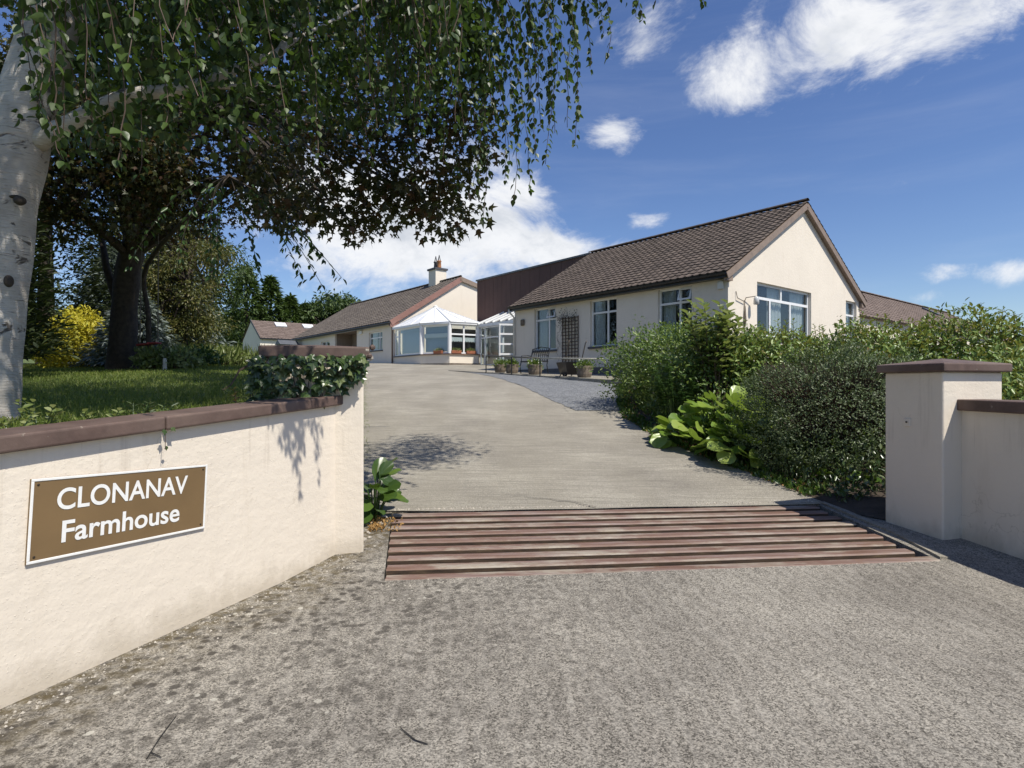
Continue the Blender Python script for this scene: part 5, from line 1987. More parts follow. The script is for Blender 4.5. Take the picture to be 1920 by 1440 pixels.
# loose chippings gathered along the foot of the sign wall and the front of the grid
m = MB()
for k in range(900):
    if k < 620:
        q = WA + WDIR * (4.6 * rng.random()) + WN * (.01 + .16 * abs(rng.normal()))
    else:
        q = Vector((*FL.lerp(FR, rng.random()), 0)) + Vector((.03 * rng.normal(), -.03 - .12 * abs(rng.normal()), 0))
    s = .003 + .007 * rng.random() ** 2
    z = zdrive(q.y) + .001
    a = rng.random() * 6.28
    c_, s_ = math.cos(a) * s, math.sin(a) * s
    m.add([(q.x - c_ * 1.4, q.y - s_ * 1.4, z), (q.x + s_, q.y - c_, z), (q.x + c_, q.y + s_, z), (q.x - s_, q.y + c_, z), (q.x, q.y, z + s), (q.x, q.y, z - s)], [(0, 1, 4), (1, 2, 4), (2, 3, 4), (3, 0, 4), (1, 0, 5), (2, 1, 5), (3, 2, 5), (0, 3, 5)])
tag(m.build('loose_chippings', 'pebble'), 'loose pale chippings along the foot of the sign wall and before the grid', 'grit', kind='stuff')
# settled crack running up the drive from the grid
m = MB()
cp = [(1118, 952), (1085, 944), (1040, 938), (1000, 934), (962, 930)]
pts = []
for (u, v) in cp:
    y = 6.9
    for _ in range(30):
        y = F * (EYE - zdrive(y) - .016) / (v - HOR)
    pts.append(P(u, v, y))
pts = [pts[0].lerp(pts[-1], 0)] + [a.lerp(b, t) + Vector((.008 * rng.normal(), .012 * rng.normal(), 0)) for a, b in zip(pts[:-1], pts[1:]) for t in (.25, .5, .75, 1)]
for i in range(len(pts) - 1):
    w = .009 * (1 - i / len(pts)) + .002
    a, b = pts[i], pts[i + 1]
    for p in (a, b): p.z = zdrive(p.y) + .026
    m.quad(a + Vector((0, -w, 0)), b + Vector((0, -w, 0)), b + Vector((0, w, 0)), a + Vector((0, w, 0)))
ck = m.build('crack', 'screw_dark', bpy.data.objects['driveway'])

# twigs dropped on the apron
for k, (pts, lab) in enumerate(((((330, 1345), (300, 1385), (275, 1425)), 'thin dark forked twig on the concrete below the name board'),
                                (((752, 1368), (778, 1390), (802, 1398)), 'short bent dark twig on the concrete before the cattle grid'))):
    w3 = [P(u, v, 1650.0 / (v - HOR)) + Vector((0, 0, .006)) for u, v in pts]
    c = w3[1].copy()
    m = MB()
    m.tube([p - c for p in w3], [.002, .003, .0022], 5)
    if k == 0:
        a = P(275, 1425, 1650 / (1425 - HOR)) + Vector((0, 0, .006)) - c
        m.tube([a * .7, a * .8 + Vector((.06, -.02, 0))], .002, 5)
    o = m.build('twig', 'black_iron')
    o.location = c
    tag(o, lab, 'twig')

# ivy on the left pillar: every leaf an object
rng = np.random.default_rng(91)
ivy = empty('ivy', (-1.30, 5.14, 1.2), PANG, 'dark ivy hanging over the front of the left gate pillar under its cap', 'ivy')
ivm = [one_leaf_mesh('leaf', T_IVY, 'ivy_leaf')]
P_, D_, N_, S_ = [], [], [], []
while len(P_) < 290:
    x = -.90 + .92 * rng.random()
    # lower edge rises towards the drive side
    zlow = float(np.interp(x, [-.9, -.45, -.15, .02], [.10, .13, .27, .42]))
    z = zlow + (.56 - zlow) * rng.random() ** .8
    y = -.035 - .085 * rng.random() - (.03 if z > .45 else 0)
    P_.append((x, y, z - .0)); D_.append((.5 * rng.normal(), -.35 - .3 * rng.random(), -.9 + .35 * rng.normal()))
    N_.append((.45 * rng.normal() + .2, -1.0, .55 + .4 * rng.normal())); S_.append(.06 + .05 * rng.random())
leaf_objs(ivm, P_, D_, N_, S_, ivy)
m = MB()
for k in range(26):
    x = -.88 + .86 * rng.random()
    zl_ = float(np.interp(x, [-.9, -.45, -.15, .02], [.08, .12, .28, .44]))
    m.tube([(x + .05, -.02, .56), (x + .03 * rng.normal(), -.04, .4), (x + .04 * rng.normal(), -.05, zl_)], [.005, .004, .003], 4)
m.tube([(-.86, -.06, .50), (-.98, -.12, .42), (-1.04, -.14, .30), (-1.10, -.15, .26)], [.010, .009, .006, .004], 5)
m.build('stems', 'twig_brown', ivy)['kind'] = 'stuff'

# small ivy sprig hanging below the wall coping
c = WA + WDIR * 1.74 + WN * .06
sp = empty('ivy_sprig', (c.x, c.y, 1.24), 0, 'small two leaved ivy sprig hanging below the wall coping above the name board', 'ivy')
part('stem', 'twig_brown', sp, lambda m: m.tube([(-.01, .0, .04), (0, .01, -.02), (.005, .0, -.12)], .0025, 4))
leaf_objs(ivm, [(0, 0, -.0), (.01, .05, .015), (.0, .02, -.10)], [(.2, -.3, -.9), (.3, .5, -.7), (0, 0, -1)], [(1, -.3, .2)] * 3, [.04, .045, .03], sp)

# weeds along the back of the coping
rng = np.random.default_rng(95)
for k, (u, hgt, kind) in enumerate(((20, .16, 'seedling'), (75, .2, 'seedling'), (190, .13, 'seedling'), (250, .17, 'grey'), (300, .14, 'grey'), (352, .07, 'seedling'), (445, .20, 'rose'))):
    r = (u - 960) / F
    b = WA - WN * .33
    t = (b.x - r * b.y) / (r * WDIR.y - WDIR.x)
    q = b + WDIR * t
    lab = {0: 'pale weed behind the coping in front of the birch trunk', 1: 'leafy weed behind the coping beside the birch trunk', 2: 'small leafy weed behind the coping, its leaves over the edge', 3: 'grey feathery weed behind the coping above the name board',
           4: 'short grey weed behind the coping, past the feathery one', 5: 'tiny pale weed at the coping edge in tree shade', 6: 'rose shoot with reddish leaves behind the coping near the ivy pillar'}[k]
    wd = empty('wall_weed' if kind != 'rose' else 'rose_shoot', (q.x, q.y, 1.30 - .0557 * t), 0, lab, 'weed')
    m = MB()
    pp_, dd_ = [], []
    for s in range(5 if kind != 'rose' else 2):
        a = rng.random() * 6.28
        tip = np.array([.09 * math.cos(a), .09 * math.sin(a), hgt * (.7 + .5 * rng.random())])
        m.tube([(0, 0, -.1), tip * .5, tip], [.004, .003, .002], 4)
        for j in range(12):
            pp_.append(tip * (.2 + .8 * j / 11)); dd_.append([math.cos(j * 2.2), math.sin(j * 2.2), .4])
    m.build('stem', 'twig_brown' if kind == 'rose' else 'lovage_leaf', wd)
    pp_, dd_ = np.array(pp_), np.array(dd_)
    f = link('leaves', leaves_mesh('leaves', pp_, dd_, rand_dirs(rng, len(pp_)) * .5 + [0, 0, 1], (.05 if kind != 'grey' else .06) * (.6 + .6 * rng.random(len(pp_))), T_simple(.5 if kind != 'grey' else .2), {'seedling': 'pale_leaf', 'grey': 'hebe_leaf', 'rose': 'maple_leaf'}[kind], rng), wd)
    f['kind'] = 'stuff'
pts = []
for _ in range(900):
    t = 4.6 * rng.random()
    q = WA + WDIR * t - WN * (.34 + .14 * rng.random())
    pts.append((q.x, q.y, 1.28 - .0557 * t + .02))
ground_cover('wall_foot_weeds', pts, 'dock_leaf', .06, 'patchy low weeds along the lawn side of the left wall coping', 'weeds', 96)

# ------------------------------------------------------------------ birch
rng = np.random.default_rng(101)
bx, by = -3.47, 3.95
birch = empty('birch_tree', (bx, by, zlawn(bx, by)), 0, 'white barked birch with drooping branches standing behind the name board wall', 'tree')
bo = Vector(birch.location)
tp = [P(-34, 830, 3.95), P(-30, 775, 3.95), P(-18, 640, 3.95), P(-4, 500, 3.95), P(15, 370, 3.95), P(48, 200, 3.97), P(85, 90, 3.98), P(108, 0, 4.0), P(150, -180, 4.1), P(210, -420, 4.3), P(240, -800, 4.5), P(250, -1250, 4.6)]
tr_ = [.25, .19, .176, .172, .170, .165, .160, .145, .12, .095, .06, .02]
m = MB()
fp, fr = [], []
for i in range(len(tp) - 1):
    for j in range(5):
        t = j / 5
        fp.append(tp[i].lerp(tp[i + 1], t) - bo)
        fr.append(tr_[i] * (1 - t) + tr_[i + 1] * t)
fp.append(tp[-1] - bo); fr.append(tr_[-1])
m.tube(fp, fr, 22, rough=.10, seed=3)
m.build('trunk', 'birch_bark', birch, smooth=True)
kn = P(32, 372, 3.77) - bo
part('knot', 'bark_dark', birch, lambda m: (m.blob(kn + Vector((-.02, .045, 0)), .036, .035, .030), m.blob(kn + Vector((-.05, .05, .025)), .04, .03, .012)), smooth=True)
kn2 = P(8, 525, 3.76) - bo
part('knot', 'bark_dark', birch, lambda m: m.blob(kn2 + Vector((-.01, .045, 0)), .026, .03, .04), smooth=True)


def limb(pts, rads, parent, o, mat='birch_bark', name='limb', sub=4, sides=10):
    fp, fr = [], []
    for i in range(len(pts) - 1):
        p0, p1, p2, p3 = pts[max(i - 1, 0)], pts[i], pts[i + 1], pts[min(i + 2, len(pts) - 1)]
        for j in range(sub):
            t = j / sub
            q = .5 * ((2 * p1) + (p2 - p0) * t + (2 * p0 - 5 * p1 + 4 * p2 - p3) * t * t + (3 * p1 - p0 - 3 * p2 + p3) * t ** 3)
            fp.append(q - o)
            fr.append(rads[i] * (1 - t) + rads[i + 1] * t)
    fp.append(pts[-1] - o); fr.append(rads[-1])
    m = MB()
    m.tube(fp, fr, sides, rough=.12, seed=len(pts))
    return m.build(name, mat, parent, smooth=True)


limb([P(68, 268, 3.95), P(126, 232, 3.93), P(235, 180, 4.0), P(300, 172, 4.05), P(375, 157, 4.1), P(470, 118, 4.2), P(525, 97, 4.3), P(548, 45, 4.4), P(585, -5, 4.5), P(700, -130, 4.9), P(880, -330, 5.4), P(1050, -420, 5.9)],
     [.066, .050, .046, .042, .038, .034, .031, .029, .025, .02, .014, .008], birch, bo)
limb([P(395, 160, 4.1), P(440, 162, 4.12), P(500, 150, 4.2)], [.02, .016, .006], birch, bo)
limb([P(525, 97, 4.3), P(565, 68, 4.4), P(640, 30, 4.6), P(800, -60, 5.0), P(950, -110, 5.4)], [.016, .013, .011, .008, .004], birch, bo)
limb([P(85, 70, 3.98), P(70, 0, 4.0), P(40, -150, 4.1), P(0, -400, 4.3), P(-60, -900, 4.5)], [.11, .10, .08, .06, .02], birch, bo)
limb([P(150, -180, 4.1), P(330, -330, 4.0), P(560, -420, 4.0), P(800, -430, 4.2), P(980, -380, 4.3)], [.08, .06, .045, .03, .01], birch, bo)
limb([P(210, -420, 4.3), P(480, -620, 5.0), P(800, -700, 6.0), P(1080, -640, 6.8), P(1290, -500, 7.3)], [.075, .06, .045, .03, .01], birch, bo)
limb([P(170, -260, 4.15), P(100, -500, 5.0), P(200, -560, 6.5), P(350, -480, 7.5)], [.07, .05, .03, .01], birch, bo)

# weeping twigs with leaves
ends = [(1078, 270, 4.1), (1064, 240, 4.2), (1022, 308, 4.0), (992, 356, 3.9), (962, 372, 4.0), (946, 335, 4.1), (906, 405, 4.0), (891, 362, 4.2),
        (1108, 128, 4.3), (1062, 132, 4.4), (1141, 108, 4.3), (1132, 62, 4.5), (1192, 32, 4.6), (1205, 36, 4.7), (1322, 12, 4.9), (1225, 12, 4.8),
        (872, 246, 4.1), (896, 306, 4.0), (932, 216, 4.2), (1036, 196, 4.2), (1003, 296, 4.1), (852, 352, 4.3), (832, 310, 4.2), (782, 330, 4.3),
        (1010, 180, 4.0), (1050, 150, 4.1), (1085, 100, 4.4), (1000, 120, 4.5), (968, 250, 4.3), (980, 190, 4.4), (920, 330, 4.3), (1030, 60, 4.3), (1070, 40, 4.6), (1120, 20, 4.4),
        (940, 130, 4.5), (1015, 240, 4.3), (955, 300, 4.15), (990, 230, 4.2), (1040, 250, 4.35), (925, 270, 4.4), (900, 180, 4.3), (970, 100, 4.2)]
ends = [(u, v, d * 1.12 + .75 + .5 * rng.random(), 1) for u, v, d in ends]
ends += [(u, v, d, 0) for u, v, d in (*[(700 + 165 * rng.random(), 40 + 220 * rng.random(), 3.5 + .3 * rng.random()) for _ in range(26)], (800, 150, 3.6), (830, 100, 3.6), (770, 200, 3.7), (850, 60, 3.5), (880, 20, 3.4), (790, 235, 3.75), (740, 120, 3.7), (760, 60, 3.55))]
for _ in range(78):
    u = 180 + 760 * rng.random()
    vmax = float(np.interp(u, [60, 250, 400, 600, 800, 900, 940], [330, 330, 290, 300, 340, 320, 300]))
    ends.append((u, vmax * (1 - rng.random() ** 1.3 * 1.1), (3.5 + 2.0 * rng.random()) if u < 640 else 4.9 + 1.2 * rng.random(), 0))
for _ in range(22):    # close to the trunk
    u = 60 + 420 * rng.random()
    ends.append((u, 40 + 280 * rng.random(), 2.75 + .7 * rng.random(), 0))
lp_, ld_, ln_, ls_, fl = [], [], [], [], []
tw = MB()
for (u, v, d, front) in ends:
    e = P(u, v, d)
    top = P(u - 40 - 90 * rng.random() + (30 if not front else 0), -60 - 160 * rng.random(), d + .15 * rng.normal())
    if top.z < e.z + .35:
        top.z = e.z + .35 + .3 * rng.random()
    L = (top - e).length
    side_ = Vector((.3 * rng.normal(), .3 * rng.normal(), 0)) * .25
    n = max(6, int(L / .045))
    pts = []
    for i in range(n + 1):
        t = i / n
        q = Vector((top.x + (e.x - top.x) * (1 - (1 - t) ** 1.7), top.y + (e.y - top.y) * t, top.z + (e.z - top.z) * t ** 1.15)) + side_ * math.sin(math.pi * t) + Vector((.006 * rng.normal(), .006 * rng.normal(), 0))
        pts.append(q)
    tw.tube([p - bo for p in pts[::2] + ([pts[-1]] if n % 2 else [])], .0028, 4, cap=False)
    for i in range(1, n + 1):
        t = i / n
        if rng.random() < .10: continue
        for rep in range(2 if rng.random() < .6 else 1):
            a = rng.random() * 6.28
            q = pts[i] + Vector((.012 * math.cos(a), .012 * math.sin(a), -.01))
            lp_.append(q - bo)
            ld_.append((.55 * math.cos(a), .55 * math.sin(a), -.85 + .3 * rng.normal()))
            ln_.append((math.cos(a) + .5 * rng.normal(), math.sin(a) + .5 * rng.normal(), .5 + .3 * rng.normal()))
            ls_.append((.048 + .024 * rng.random() + (.012 if d > 4.6 else 0)) * (1.0 if t < .85 else .8))
            fl.append(front and t > .35)
tw.build('twigs', 'twig_brown', birch)['kind'] = 'stuff'
lp_, ld_, ln_, ls_, fl = map(np.array, (lp_, ld_, ln_, ls_, fl))
idx = np.where(fl)[0]
rng.shuffle(idx)
pick = np.zeros(len(lp_), bool)
pick[idx[:300]] = True
# upper crown, mostly above the picture
cents = []
for (c, r, n) in (((-3.0, 4.6, 7.2), (2.6, 2.2, 2.2), 60), ((-.6, 5.6, 6.6), (2.0, 1.6, 1.1), 34), ((1.6, 6.5, 6.8), (.9, .8, .4), 26), ((-2.0, 2.7, 5.9), (1.2, .8, .8), 34), ((-.9, 3.5, 6.3), (1.5, .7, .6), 26), ((-4.8, 4.6, 6.0), (2.0, 1.3, 1.4), 34), ((-2.4, 4.9, 5.7), (1.9, .8, .6), 24)):
    d = rand_dirs(rng, n)
    cents.append(np.array(c) + d * np.array(r) * (rng.random(n) ** .45)[:, None])
cents = np.concatenate(cents)
lowc = []
for _ in range(215):      # leafy side twigs filling the mass over the limb
    u = 60 + 830 * rng.random() ** .9
    lowc.append(np.array(P(u, -60 + float(np.interp(u, [60, 400, 800, 890], [330, 300, 280, 220])) * rng.random() ** 1.2, 3.6 + 1.6 * rng.random() if u < 620 else 4.9 + 1.2 * rng.random())))
q, dd = clump_points(rng, cents, .55, 130, .8)
q2, dd2 = clump_points(rng, lowc, .30, 44, .75)
q, dd = np.concatenate([q, q2]), np.concatenate([dd, dd2])
crown_p = np.concatenate([lp_[~pick], q - np.array(bo)])
crown_d = np.concatenate([ld_[~pick], dd * .8 + .4 * rand_dirs(rng, len(dd)) + [0, 0, -.45]])
crown_n = np.concatenate([ln_[~pick], rand_dirs(rng, len(q))])
crown_s = np.concatenate([ls_[~pick], .040 + .038 * rng.random(len(q))])
crown = link('crown', leaves_mesh('crown', crown_p, crown_d, crown_n, crown_s, T_birch(), 'birch_leaf', rng), birch)
crown['kind'] = 'stuff'
leaf_objs(one_leaf_mesh('leaf', T_birch(), 'birch_leaf'), lp_[pick], ld_[pick], ln_[pick], ls_[pick], crown)


# ------------------------------------------------------------------ other trees
def tree(name, base, trunk_pts, rads, ells, per, rc, leaf, size, label, seed, tmpl=None, bark='bark_dark', group=None, nbr=14, individual=0, extra=None, flat=.65, cat='tree', erc=.45):
    rng = np.random.default_rng(seed)
    b = Vector(base)
    root = empty(name, b, 0, label, cat, group)
    limb([Vector(p) for p in trunk_pts], rads, root, b, bark, 'trunk', 5, 14)
    cents = []
    for (c, r, n) in ells:
        d = rand_dirs(rng, n)
        cents.append(np.array(c) + d * np.array(r) * (.45 + .55 * rng.random(n) ** .6)[:, None])
    cents = np.concatenate(cents)
    tops = [Vector(p) for p in trunk_pts[len(trunk_pts) // 2:]]
    m = MB()
    for k in range(min(nbr, len(cents))):
        c = Vector(cents[(k * 7919) % len(cents)]) if k >= 0 else None
        s = tops[k % len(tops)]
        mid = s.lerp(c, .5) + Vector((.2 * rng.normal(), .2 * rng.normal(), .25))
        rr = max(.02, rads[-1] * 1.0)
        m.tube([p - b for p in (s, s.lerp(mid, .6), mid, mid.lerp(c, .6), c)], [rr, rr * .8, rr * .6, rr * .4, rr * .15], 6)
    if extra is not None:
        for e in extra:
            e = Vector(e)
            s = min(tops, key=lambda t: (t - e).length)
            mid = s.lerp(e, .5) + Vector((0, 0, .35))
            m.tube([p - b for p in (s, mid, e)], [.05, .03, .008], 5)
    m.build('branches', bark, root)['kind'] = 'stuff'
    q, dd = clump_points(rng, cents, rc, per, flat)
    if extra is not None:
        q2, dd2 = clump_points(rng, np.array([tuple(e) for e in extra]), erc, per, flat)
        q, dd = np.concatenate([q, q2]), np.concatenate([dd, dd2])
    dirs = dd * .6 + .5 * rand_dirs(rng, len(q)) + [0, 0, -.45]
    nrm = rand_dirs(rng, len(q)) * .8 + [0, 0, .8]
    sz = size * (.65 + .6 * rng.random(len(q)))
    pick = np.zeros(len(q), bool)
    if individual:
        dist = np.linalg.norm(q - np.array([0, 0, 1.5]), axis=1)
        uu = 960 + F * q[:, 0] / np.maximum(q[:, 1], .1)
        vv = HOR - F * (q[:, 2] - EYE) / np.maximum(q[:, 1], .1)
        ok = (uu > 450) & (uu < 930) & (vv > 180) & (vv < 460)
        order = np.where(ok)[0][np.argsort(dist[ok])]
        pick[order[:individual]] = True
    cr = link('crown', leaves_mesh('crown', q[~pick] - np.array(b), dirs[~pick], nrm[~pick], sz[~pick], tmpl or T_simple(), leaf, rng), root)
    cr['kind'] = 'stuff'
    if individual:
        leaf_objs(one_leaf_mesh('leaf', tmpl, leaf), q[pick] - np.array(b), dirs[pick], nrm[pick], sz[pick], cr)
    return root


mb = P(228, 693, 11.5)
tips = [P(u, v, d * .87) for (u, v, d) in ((860, 300, 7.2), (880, 245, 7.0), (840, 400, 7.2), (800, 395, 7.3), (770, 360, 7.4), (700, 395, 7.5), (655, 410, 7.6), (730, 330, 7.4), (690, 345, 7.8), (820, 340, 7.0),
                                      (610, 380, 7.8), (560, 400, 8.2), (520, 380, 8.4), (600, 290, 7.6), (660, 270, 7.5), (760, 270, 7.3), (810, 220, 7.2), (720, 200, 7.4), (560, 230, 8), (500, 300, 8.2), (860, 180, 7.2))]
tree('maple_tree', mb, [mb - Vector((0, 0, .3)), mb + Vector((.02, 0, .25)), mb + Vector((.06, 0, 1.2)), mb + Vector((.25, -.1, 2.2)), mb + Vector((.9, -.5, 3.3)), mb + Vector((1.9, -1.0, 4.6))],
     [.34, .26, .225, .215, .16, .09],
     [((-5.2, 9.9, 6.75), (3.9, 1.2, 2.35), 92), ((-7.3, 9.5, 5.2), (2.2, .8, 1.5), 46), ((-5.1, 10.1, 5.1), (2.2, 1.0, .8), 24), ((-6.9, 9.9, 4.8), (2.2, 1.0, .7), 20)],
     165, .68, 'maple_leaf', .092, 'broad maple with dark bronze leaves and black trunk on the lawn', 111, T_MAPLE, individual=300, extra=tips, nbr=30)
m = MB()
root = [o for o in bpy.data.objects if o.name.startswith('maple_tree')][0]
s0 = mb
m.tube([Vector((.02, 0, .9)), Vector((-.12, 0, 1.4)), Vector((-.30, 0, 2.0)), Vector((-.45, 0, 3.0))], [.085, .075, .065, .045], 10)
m.build('second_stem', 'bark_dark', root, smooth=True)

# swing hung in the maple
sc_ = P(279, 645, 11.0)
sw_ = empty('swing', sc_, 0, 'red swing seat on two ropes under the maple', 'swing')
part('seat', 'swing_red', sw_, lambda m: m.bar((-.2, .02, -.02), (.2, -.02, .02), .16, .035), bevel=.01)
for s in (-1, 1):
    part('rope', 'rope', sw_, lambda m: m.tube([(s * .17, 0, .0), (s * .15, .05, 2.6)], .011, 5))

yb = P(140, 690, 13.5)
shrub('golden_shrub', (yb.x, yb.y, yb.z + .52), (.84, .76, .68), 7000, 'yellow_leaf', .075, 'bright golden yellow shrub at the edge of the lawn', seed=121, amp=.22, zbase=yb.z - .1, depth=.4, flat=-.9)
shrub('golden_shrub', (yb.x + .05, yb.y + .1, yb.z + 1.0), (.42, .4, .42), 1500, 'yellow_leaf', .075, 'upright golden top growing out of the yellow shrub', seed=122, amp=.3, zbase=yb.z - .1, depth=.5, flat=-.9)


def conifer(name, base, h, r, n, leaf, size, label, seed, group=None, droop=-.25, rag=.35, cat='tree'):
    rng = np.random.default_rng(seed)
    root = empty(name, base, 0, label, cat, group)
    part('trunk', 'bark_dark', root, lambda m: m.tube([(0, 0, -.3), (0, 0, h * .5), (0, 0, h * .97)], [r * .09 + .05, r * .05 + .03, .015], 8))
    t = rng.random(n) ** 1.15
    a = rng.random(n) * 6.28
    lay = np.floor(t * h / (h * .075))
    ph = (lay * 1.9) % 6.28
    rr = r * (1 - t) ** .85 * (1 - rag * (.5 + .5 * np.sin(a * 5 + ph))) * (.35 + .65 * rng.random(n) ** .5)
    p = np.stack([rr * np.cos(a), rr * np.sin(a), .04 * h + t * h * .96 + droop * rr * .5], 1)
    d = np.stack([np.cos(a), np.sin(a), np.full(n, droop) + .2 * rng.normal(size=n)], 1) + .35 * rng.normal(size=(n, 3))
    cr = link('crown', leaves_mesh('crown', p, d, rand_dirs(rng, n) * .6 + [0, 0, 1], size * (.6 + .8 * rng.random(n)), T_quad(.30), leaf, rng), root)
    cr['kind'] = 'stuff'
    return root


GB_ = 'blue grey conifers behind the lawn'
conifer('blue_conifer', (-9.3, 15.2, 2.0), 2.7, 1.5, 7000, 'blue_needle', .20, 'blue grey weeping conifer behind the golden shrub', 131, GB_)
conifer('blue_conifer', (-11.5, 16.8, 2.1), 3.3, 1.7, 7000, 'blue_needle', .20, 'blue grey weeping conifer far behind the golden shrub', 132, GB_)
conifer('blue_conifer', (-10.0, 17.5, 2.1), 3.6, 1.9, 7000, 'blue_needle', .20, 'tall blue grey conifer directly behind the maple trunk', 133, GB_)
conifer('blue_conifer', (-8.6, 13.4, 1.98), 1.7, 1.2, 5000, 'blue_needle', .17, 'low blue grey conifer behind the swing', 134, GB_)
conifer('dark_conifer', (-11.6, 14.6, 2.0), 7.2, 1.9, 9000, 'dark_conifer', .17, 'tall dark conifer rising behind the golden shrub', 147, 'dark conifers along the left boundary', .2, .25)
conifer('dark_conifer', (-13.2, 20.8, 2.3), 7.6, 2.2, 9000, 'dark_conifer', .2, 'tall dark conifer far behind the maple trunk', 148, 'dark conifers along the left boundary', .2, .25)
# dark screen of conifers at the left edge
GD = 'dark conifers along the left boundary'
conifer('dark_conifer', (-9.25, 10.2, 1.75), 5.0, 1.0, 11000, 'dark_conifer', .15, 'dark columnar conifer next to the golden shrub', 141, GD, .3, .2)
conifer('dark_conifer', (-7.6, 8.6, 1.65), 4.6, .95, 9000, 'dark_conifer', .14, 'dark columnar conifer close beside the birch trunk', 142, GD, .3, .2)
conifer('dark_conifer', (-12.6, 12.6, 1.9), 6.4, 1.7, 9000, 'dark_conifer', .16, 'dark columnar conifer left of the golden shrub', 143, GD, .3, .2)
conifer('dark_conifer', (-16.5, 17.5, 2.1), 7.5, 2.4, 9000, 'dark_conifer', .20, 'broad dark conifer far behind the golden shrub', 144, GD, .2, .25)
conifer('dark_conifer', (-13.5, 21.0, 2.3), 7.5, 2.6, 9000, 'dark_conifer', .20, 'broad dark conifer behind the blue grey conifers', 145, GD, .2, .25)
conifer('dark_conifer', (-9.5, 6.6, 1.5), 5.4, 1.4, 8000, 'dark_conifer', .15, 'dark columnar conifer behind the birch trunk', 146, GD, .3, .2)

ob = P(345, 690, 15.0)
tree('olive_tree', ob, [ob - Vector((0, 0, .2)), ob + Vector((0, 0, .8)), ob + Vector((.1, 0, 1.8)), ob + Vector((.2, 0, 2.8))], [.12, .09, .07, .05],
     [((ob.x + .1, 15.0, 4.3), (1.0, 1.0, 1.5), 40), ((ob.x - .2, 15.2, 3.0), (1.0, 1.0, .8), 26), ((ob.x - .6, 15, 5.6), (1.2, 1, .8), 14)], 190, .42, 'olive_leaf', .085, 'brownish green small leaved tree between the swing and the outbuilding', 151, nbr=26)
cb = P(400, 690, 19.0)
tree('cherry_tree', cb, [cb - Vector((0, 0, .2)), cb + Vector((0, 0, 1.2)), cb + Vector((-.1, 0, 2.6)), cb + Vector((.1, 0, 4.2))], [.14, .11, .09, .05],
     [((cb.x - .4, 19, 5.2), (1.4, 1.3, 1.6), 46), ((cb.x - 1.0, 19.5, 3.6), (1.2, 1.2, .9), 24)], 150, .5, 'far_leaf', .12, 'bright green cherry tree behind the olive green one', 152, nbr=24)

# arching cherry spray that hangs in front of the sky left of the chimney
rng = np.random.default_rng(161)
ch_b = Vector((-7.0, 11.3, zlawn(-7.0, 11.3)))
chs = empty('weeping_cherry', ch_b, 0, 'slender weeping cherry with drooping pointed leaves at the lawn edge by the drive', 'tree')
chtop = P(430, 330, 7.9)
limb([ch_b - Vector((0, 0, .2)), ch_b + Vector((.0, .0, 1.0)), ch_b + Vector((.1, -.2, 2.0)), chtop], [.05, .045, .04, .03], chs, ch_b, 'bark_dark', 'trunk', 4, 8)
m = MB()
pp_, dd_ = [], []
for (u, v, d, u0, v0) in ((640, 520, 7.6, 520, 430), (615, 555, 7.6, 510, 420), (570, 525, 7.7, 500, 430), (600, 480, 7.6, 500, 420), (560, 470, 7.8, 480, 420), (490, 520, 8, 450, 430), (410, 505, 7.6, 400, 400), (400, 520, 7.8, 380, 400), (330, 500, 7.8, 360, 400), (240, 500, 8, 330, 380)):
    a, b, e = chtop, P(u0, v0, d), P(u, v, d)
    pts = []
    for i in range(19):
        t = i / 18
        pts.append(a * (1 - t) ** 2 + b * 2 * t * (1 - t) + e * t * t + Vector((0, 0, .22 * math.sin(math.pi * t))))
    m.tube([p - ch_b for p in pts], [.012 - .0005 * i for i in range(19)], 4)
    for i in range(5, 19):
        for s in range(3 if i > 10 else 2):
            an = rng.random() * 6.28
            pp_.append(np.array(pts[i] - ch_b) + .02 * rng.normal(size=3))
            dd_.append((.7 * math.cos(an), .7 * math.sin(an), -.5 - .3 * rng.random()))
m.build('branches', 'bark_dark', chs)['kind'] = 'stuff'
pp_, dd_ = np.array(pp_), np.array(dd_)
f = link('crown', leaves_mesh('crown', pp_, dd_, rand_dirs(rng, len(pp_)) * .7 + [0, 0, 1], .085 + .04 * rng.random(len(pp_)), T_simple(.36, .07, .15), 'lovage_leaf', rng), chs)
f['kind'] = 'stuff'

# far trees behind the houses
GT = 'far trees behind the outbuilding'
for k, (u, vt, d, r, lab) in enumerate(((508, 520, 78, 4.5, 'dark far conifer left of the tree gap behind the outbuilding'), (545, 556, 80, 3.6, 'lower far conifer in the row behind the outbuilding'), (462, 500, 76, 5, 'tallest far conifer behind the outbuilding gable'), (572, 572, 82, 3, 'lowest far conifer in the row, before the round tree'))):
    b = P(u, 655, d)
    b.z = 4.3
    conifer('far_conifer', b, (HOR - vt) / F * d + EYE - 4.3, r, 5200, 'far_leaf', .75, lab, 171 + k, GT, -.2, .4)
for k, (u, vt, d, r, lab) in enumerate(((625, 548, 84, 3.9, 'round leafy far tree to the left of the chimney roof'), (655, 560, 88, 3.4, 'round leafy far tree half hidden by the bungalow roof'), (590, 575, 86, 3.0, 'small round leafy far tree behind the skylight roof'))):
    b = P(u, 655, d)
    b.z = 4.4
    top = (HOR - vt) / F * d + EYE
    tree('far_tree', b, [b, b + Vector((0, 0, 2)), b + Vector((.2, 0, 4))], [.4, .3, .2], [((b.x, b.y, top - r), (r, r, r), 60)], 70, 1.2, 'far_leaf', .55, lab, 181 + k, group=GT, nbr=14)
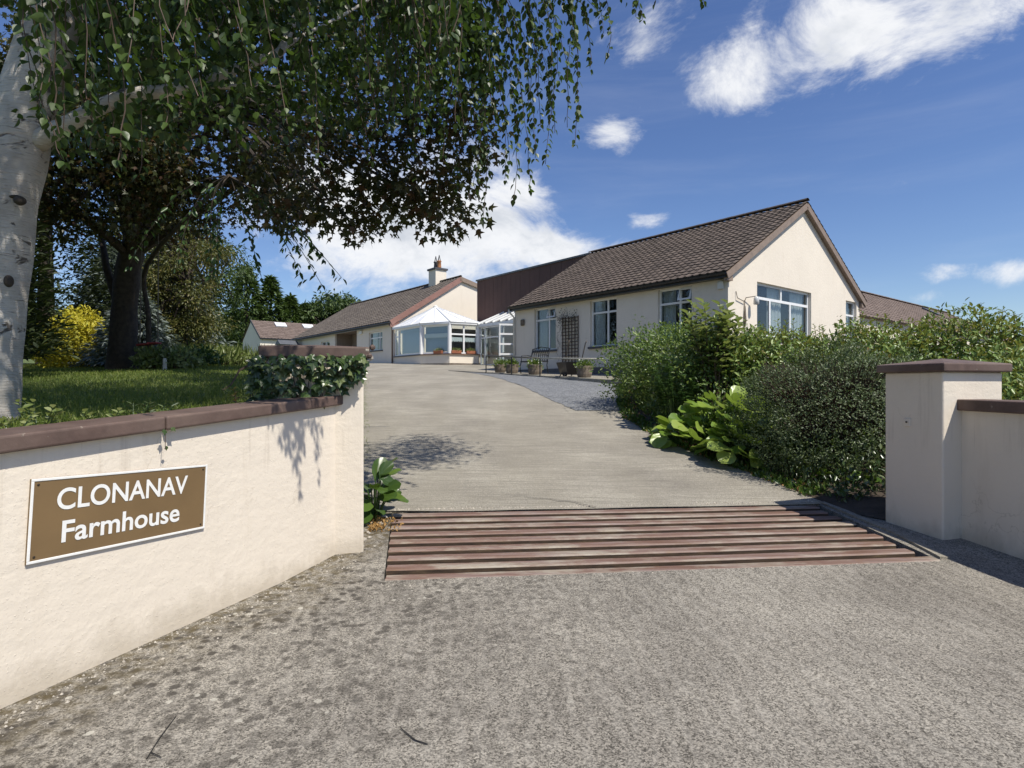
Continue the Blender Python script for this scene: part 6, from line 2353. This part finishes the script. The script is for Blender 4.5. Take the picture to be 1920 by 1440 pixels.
for k in range(9):
    x, y = -95 + 11 * k + 3 * math.sin(k * 2.1), 92 + 6 * math.sin(k * 1.7)
    b = Vector((x, y, 4.6))
    h = 7 + 3 * abs(math.sin(k * 3.3))
    if x > -42: h *= .55
    tree('hedgerow_tree', b, [b, b + Vector((0, 0, 2)), b + Vector((.2, 0, 4))], [.4, .3, .2], [((x, y, b.z + h * .55), (5.5, 4, h * .45), 50)], 60, 1.5, 'far_leaf', .8, 'distant leafy hedgerow tree across the fields behind the garden', 191 + k, group='hedgerow trees behind the garden', nbr=8)

# plants at the far lawn edge
for k, (u, v, d, w, h, mat, sz, lab, nm) in enumerate(((285, 688, 11.2, .34, .30, 'pale_leaf', .10, 'pale hosta clump at the lawn edge below the swing', 'hosta_clump'), (335, 690, 11.4, .45, .28, 'pale_leaf', .10, 'pale hosta clump right of the white marker post', 'hosta_clump'), (372, 688, 12.4, .5, .3, 'lovage_leaf', .09, 'green flower clump between hosta and tall grass', 'flower_clump'), (425, 686, 13.6, .5, .3, 'pale_leaf', .09, 'pale leafy clump at the foot of the tall grass', 'hosta_clump'))):
    c = P(u, v, d)
    shrub(nm, (c.x, c.y, zlawn(c.x, c.y) + h * .4), (w, w * .8, h), 700, mat, sz, lab, cat='plant', seed=201 + k, zbase=zlawn(c.x, c.y), depth=.7, nst=8, flat=-.2)
rng = np.random.default_rng(211)
c = P(410, 690, 14)
pts = [(c.x + .55 * rng.normal(), 14 + .4 * rng.normal(), zlawn(c.x, 14) - .02) for _ in range(900)]
ground_cover('tall_grass', pts, 'tall_grass', .42, 'tuft of tall pale grass at the lawn edge before the olive tree', 'grass', 212, T_quad(.035), 2.2)
mp_ = P(309, 694, 11.0)
part('marker_post', 'white_stone', None, lambda m: m.lathe((mp_.x, mp_.y, zlawn(mp_.x, mp_.y) - .05), [(.035, 0), (.035, .24), (.025, .28)], 10))
tag(bpy.data.objects['marker_post'], 'short pale marker post between the hosta clumps', 'post')

# mown grass blades on the visible lawn
pts = []
for _ in range(70000):
    y = 3.2 + 12 * rng.random() ** 1.2
    x = (xl(y) - 1.0 if y > 5.6 else WA.x + WDIR.x / WDIR.y * (y - WA.y) - .45) - (.62 * y) * rng.random()
    pts.append((x, y, zlawn(x, y) - .005))
ground_cover('lawn_blades', pts, 'grass_blade', .045, 'short mown grass covering the lawn behind the wall', 'grass', 213, T_quad(.14), 1.6)
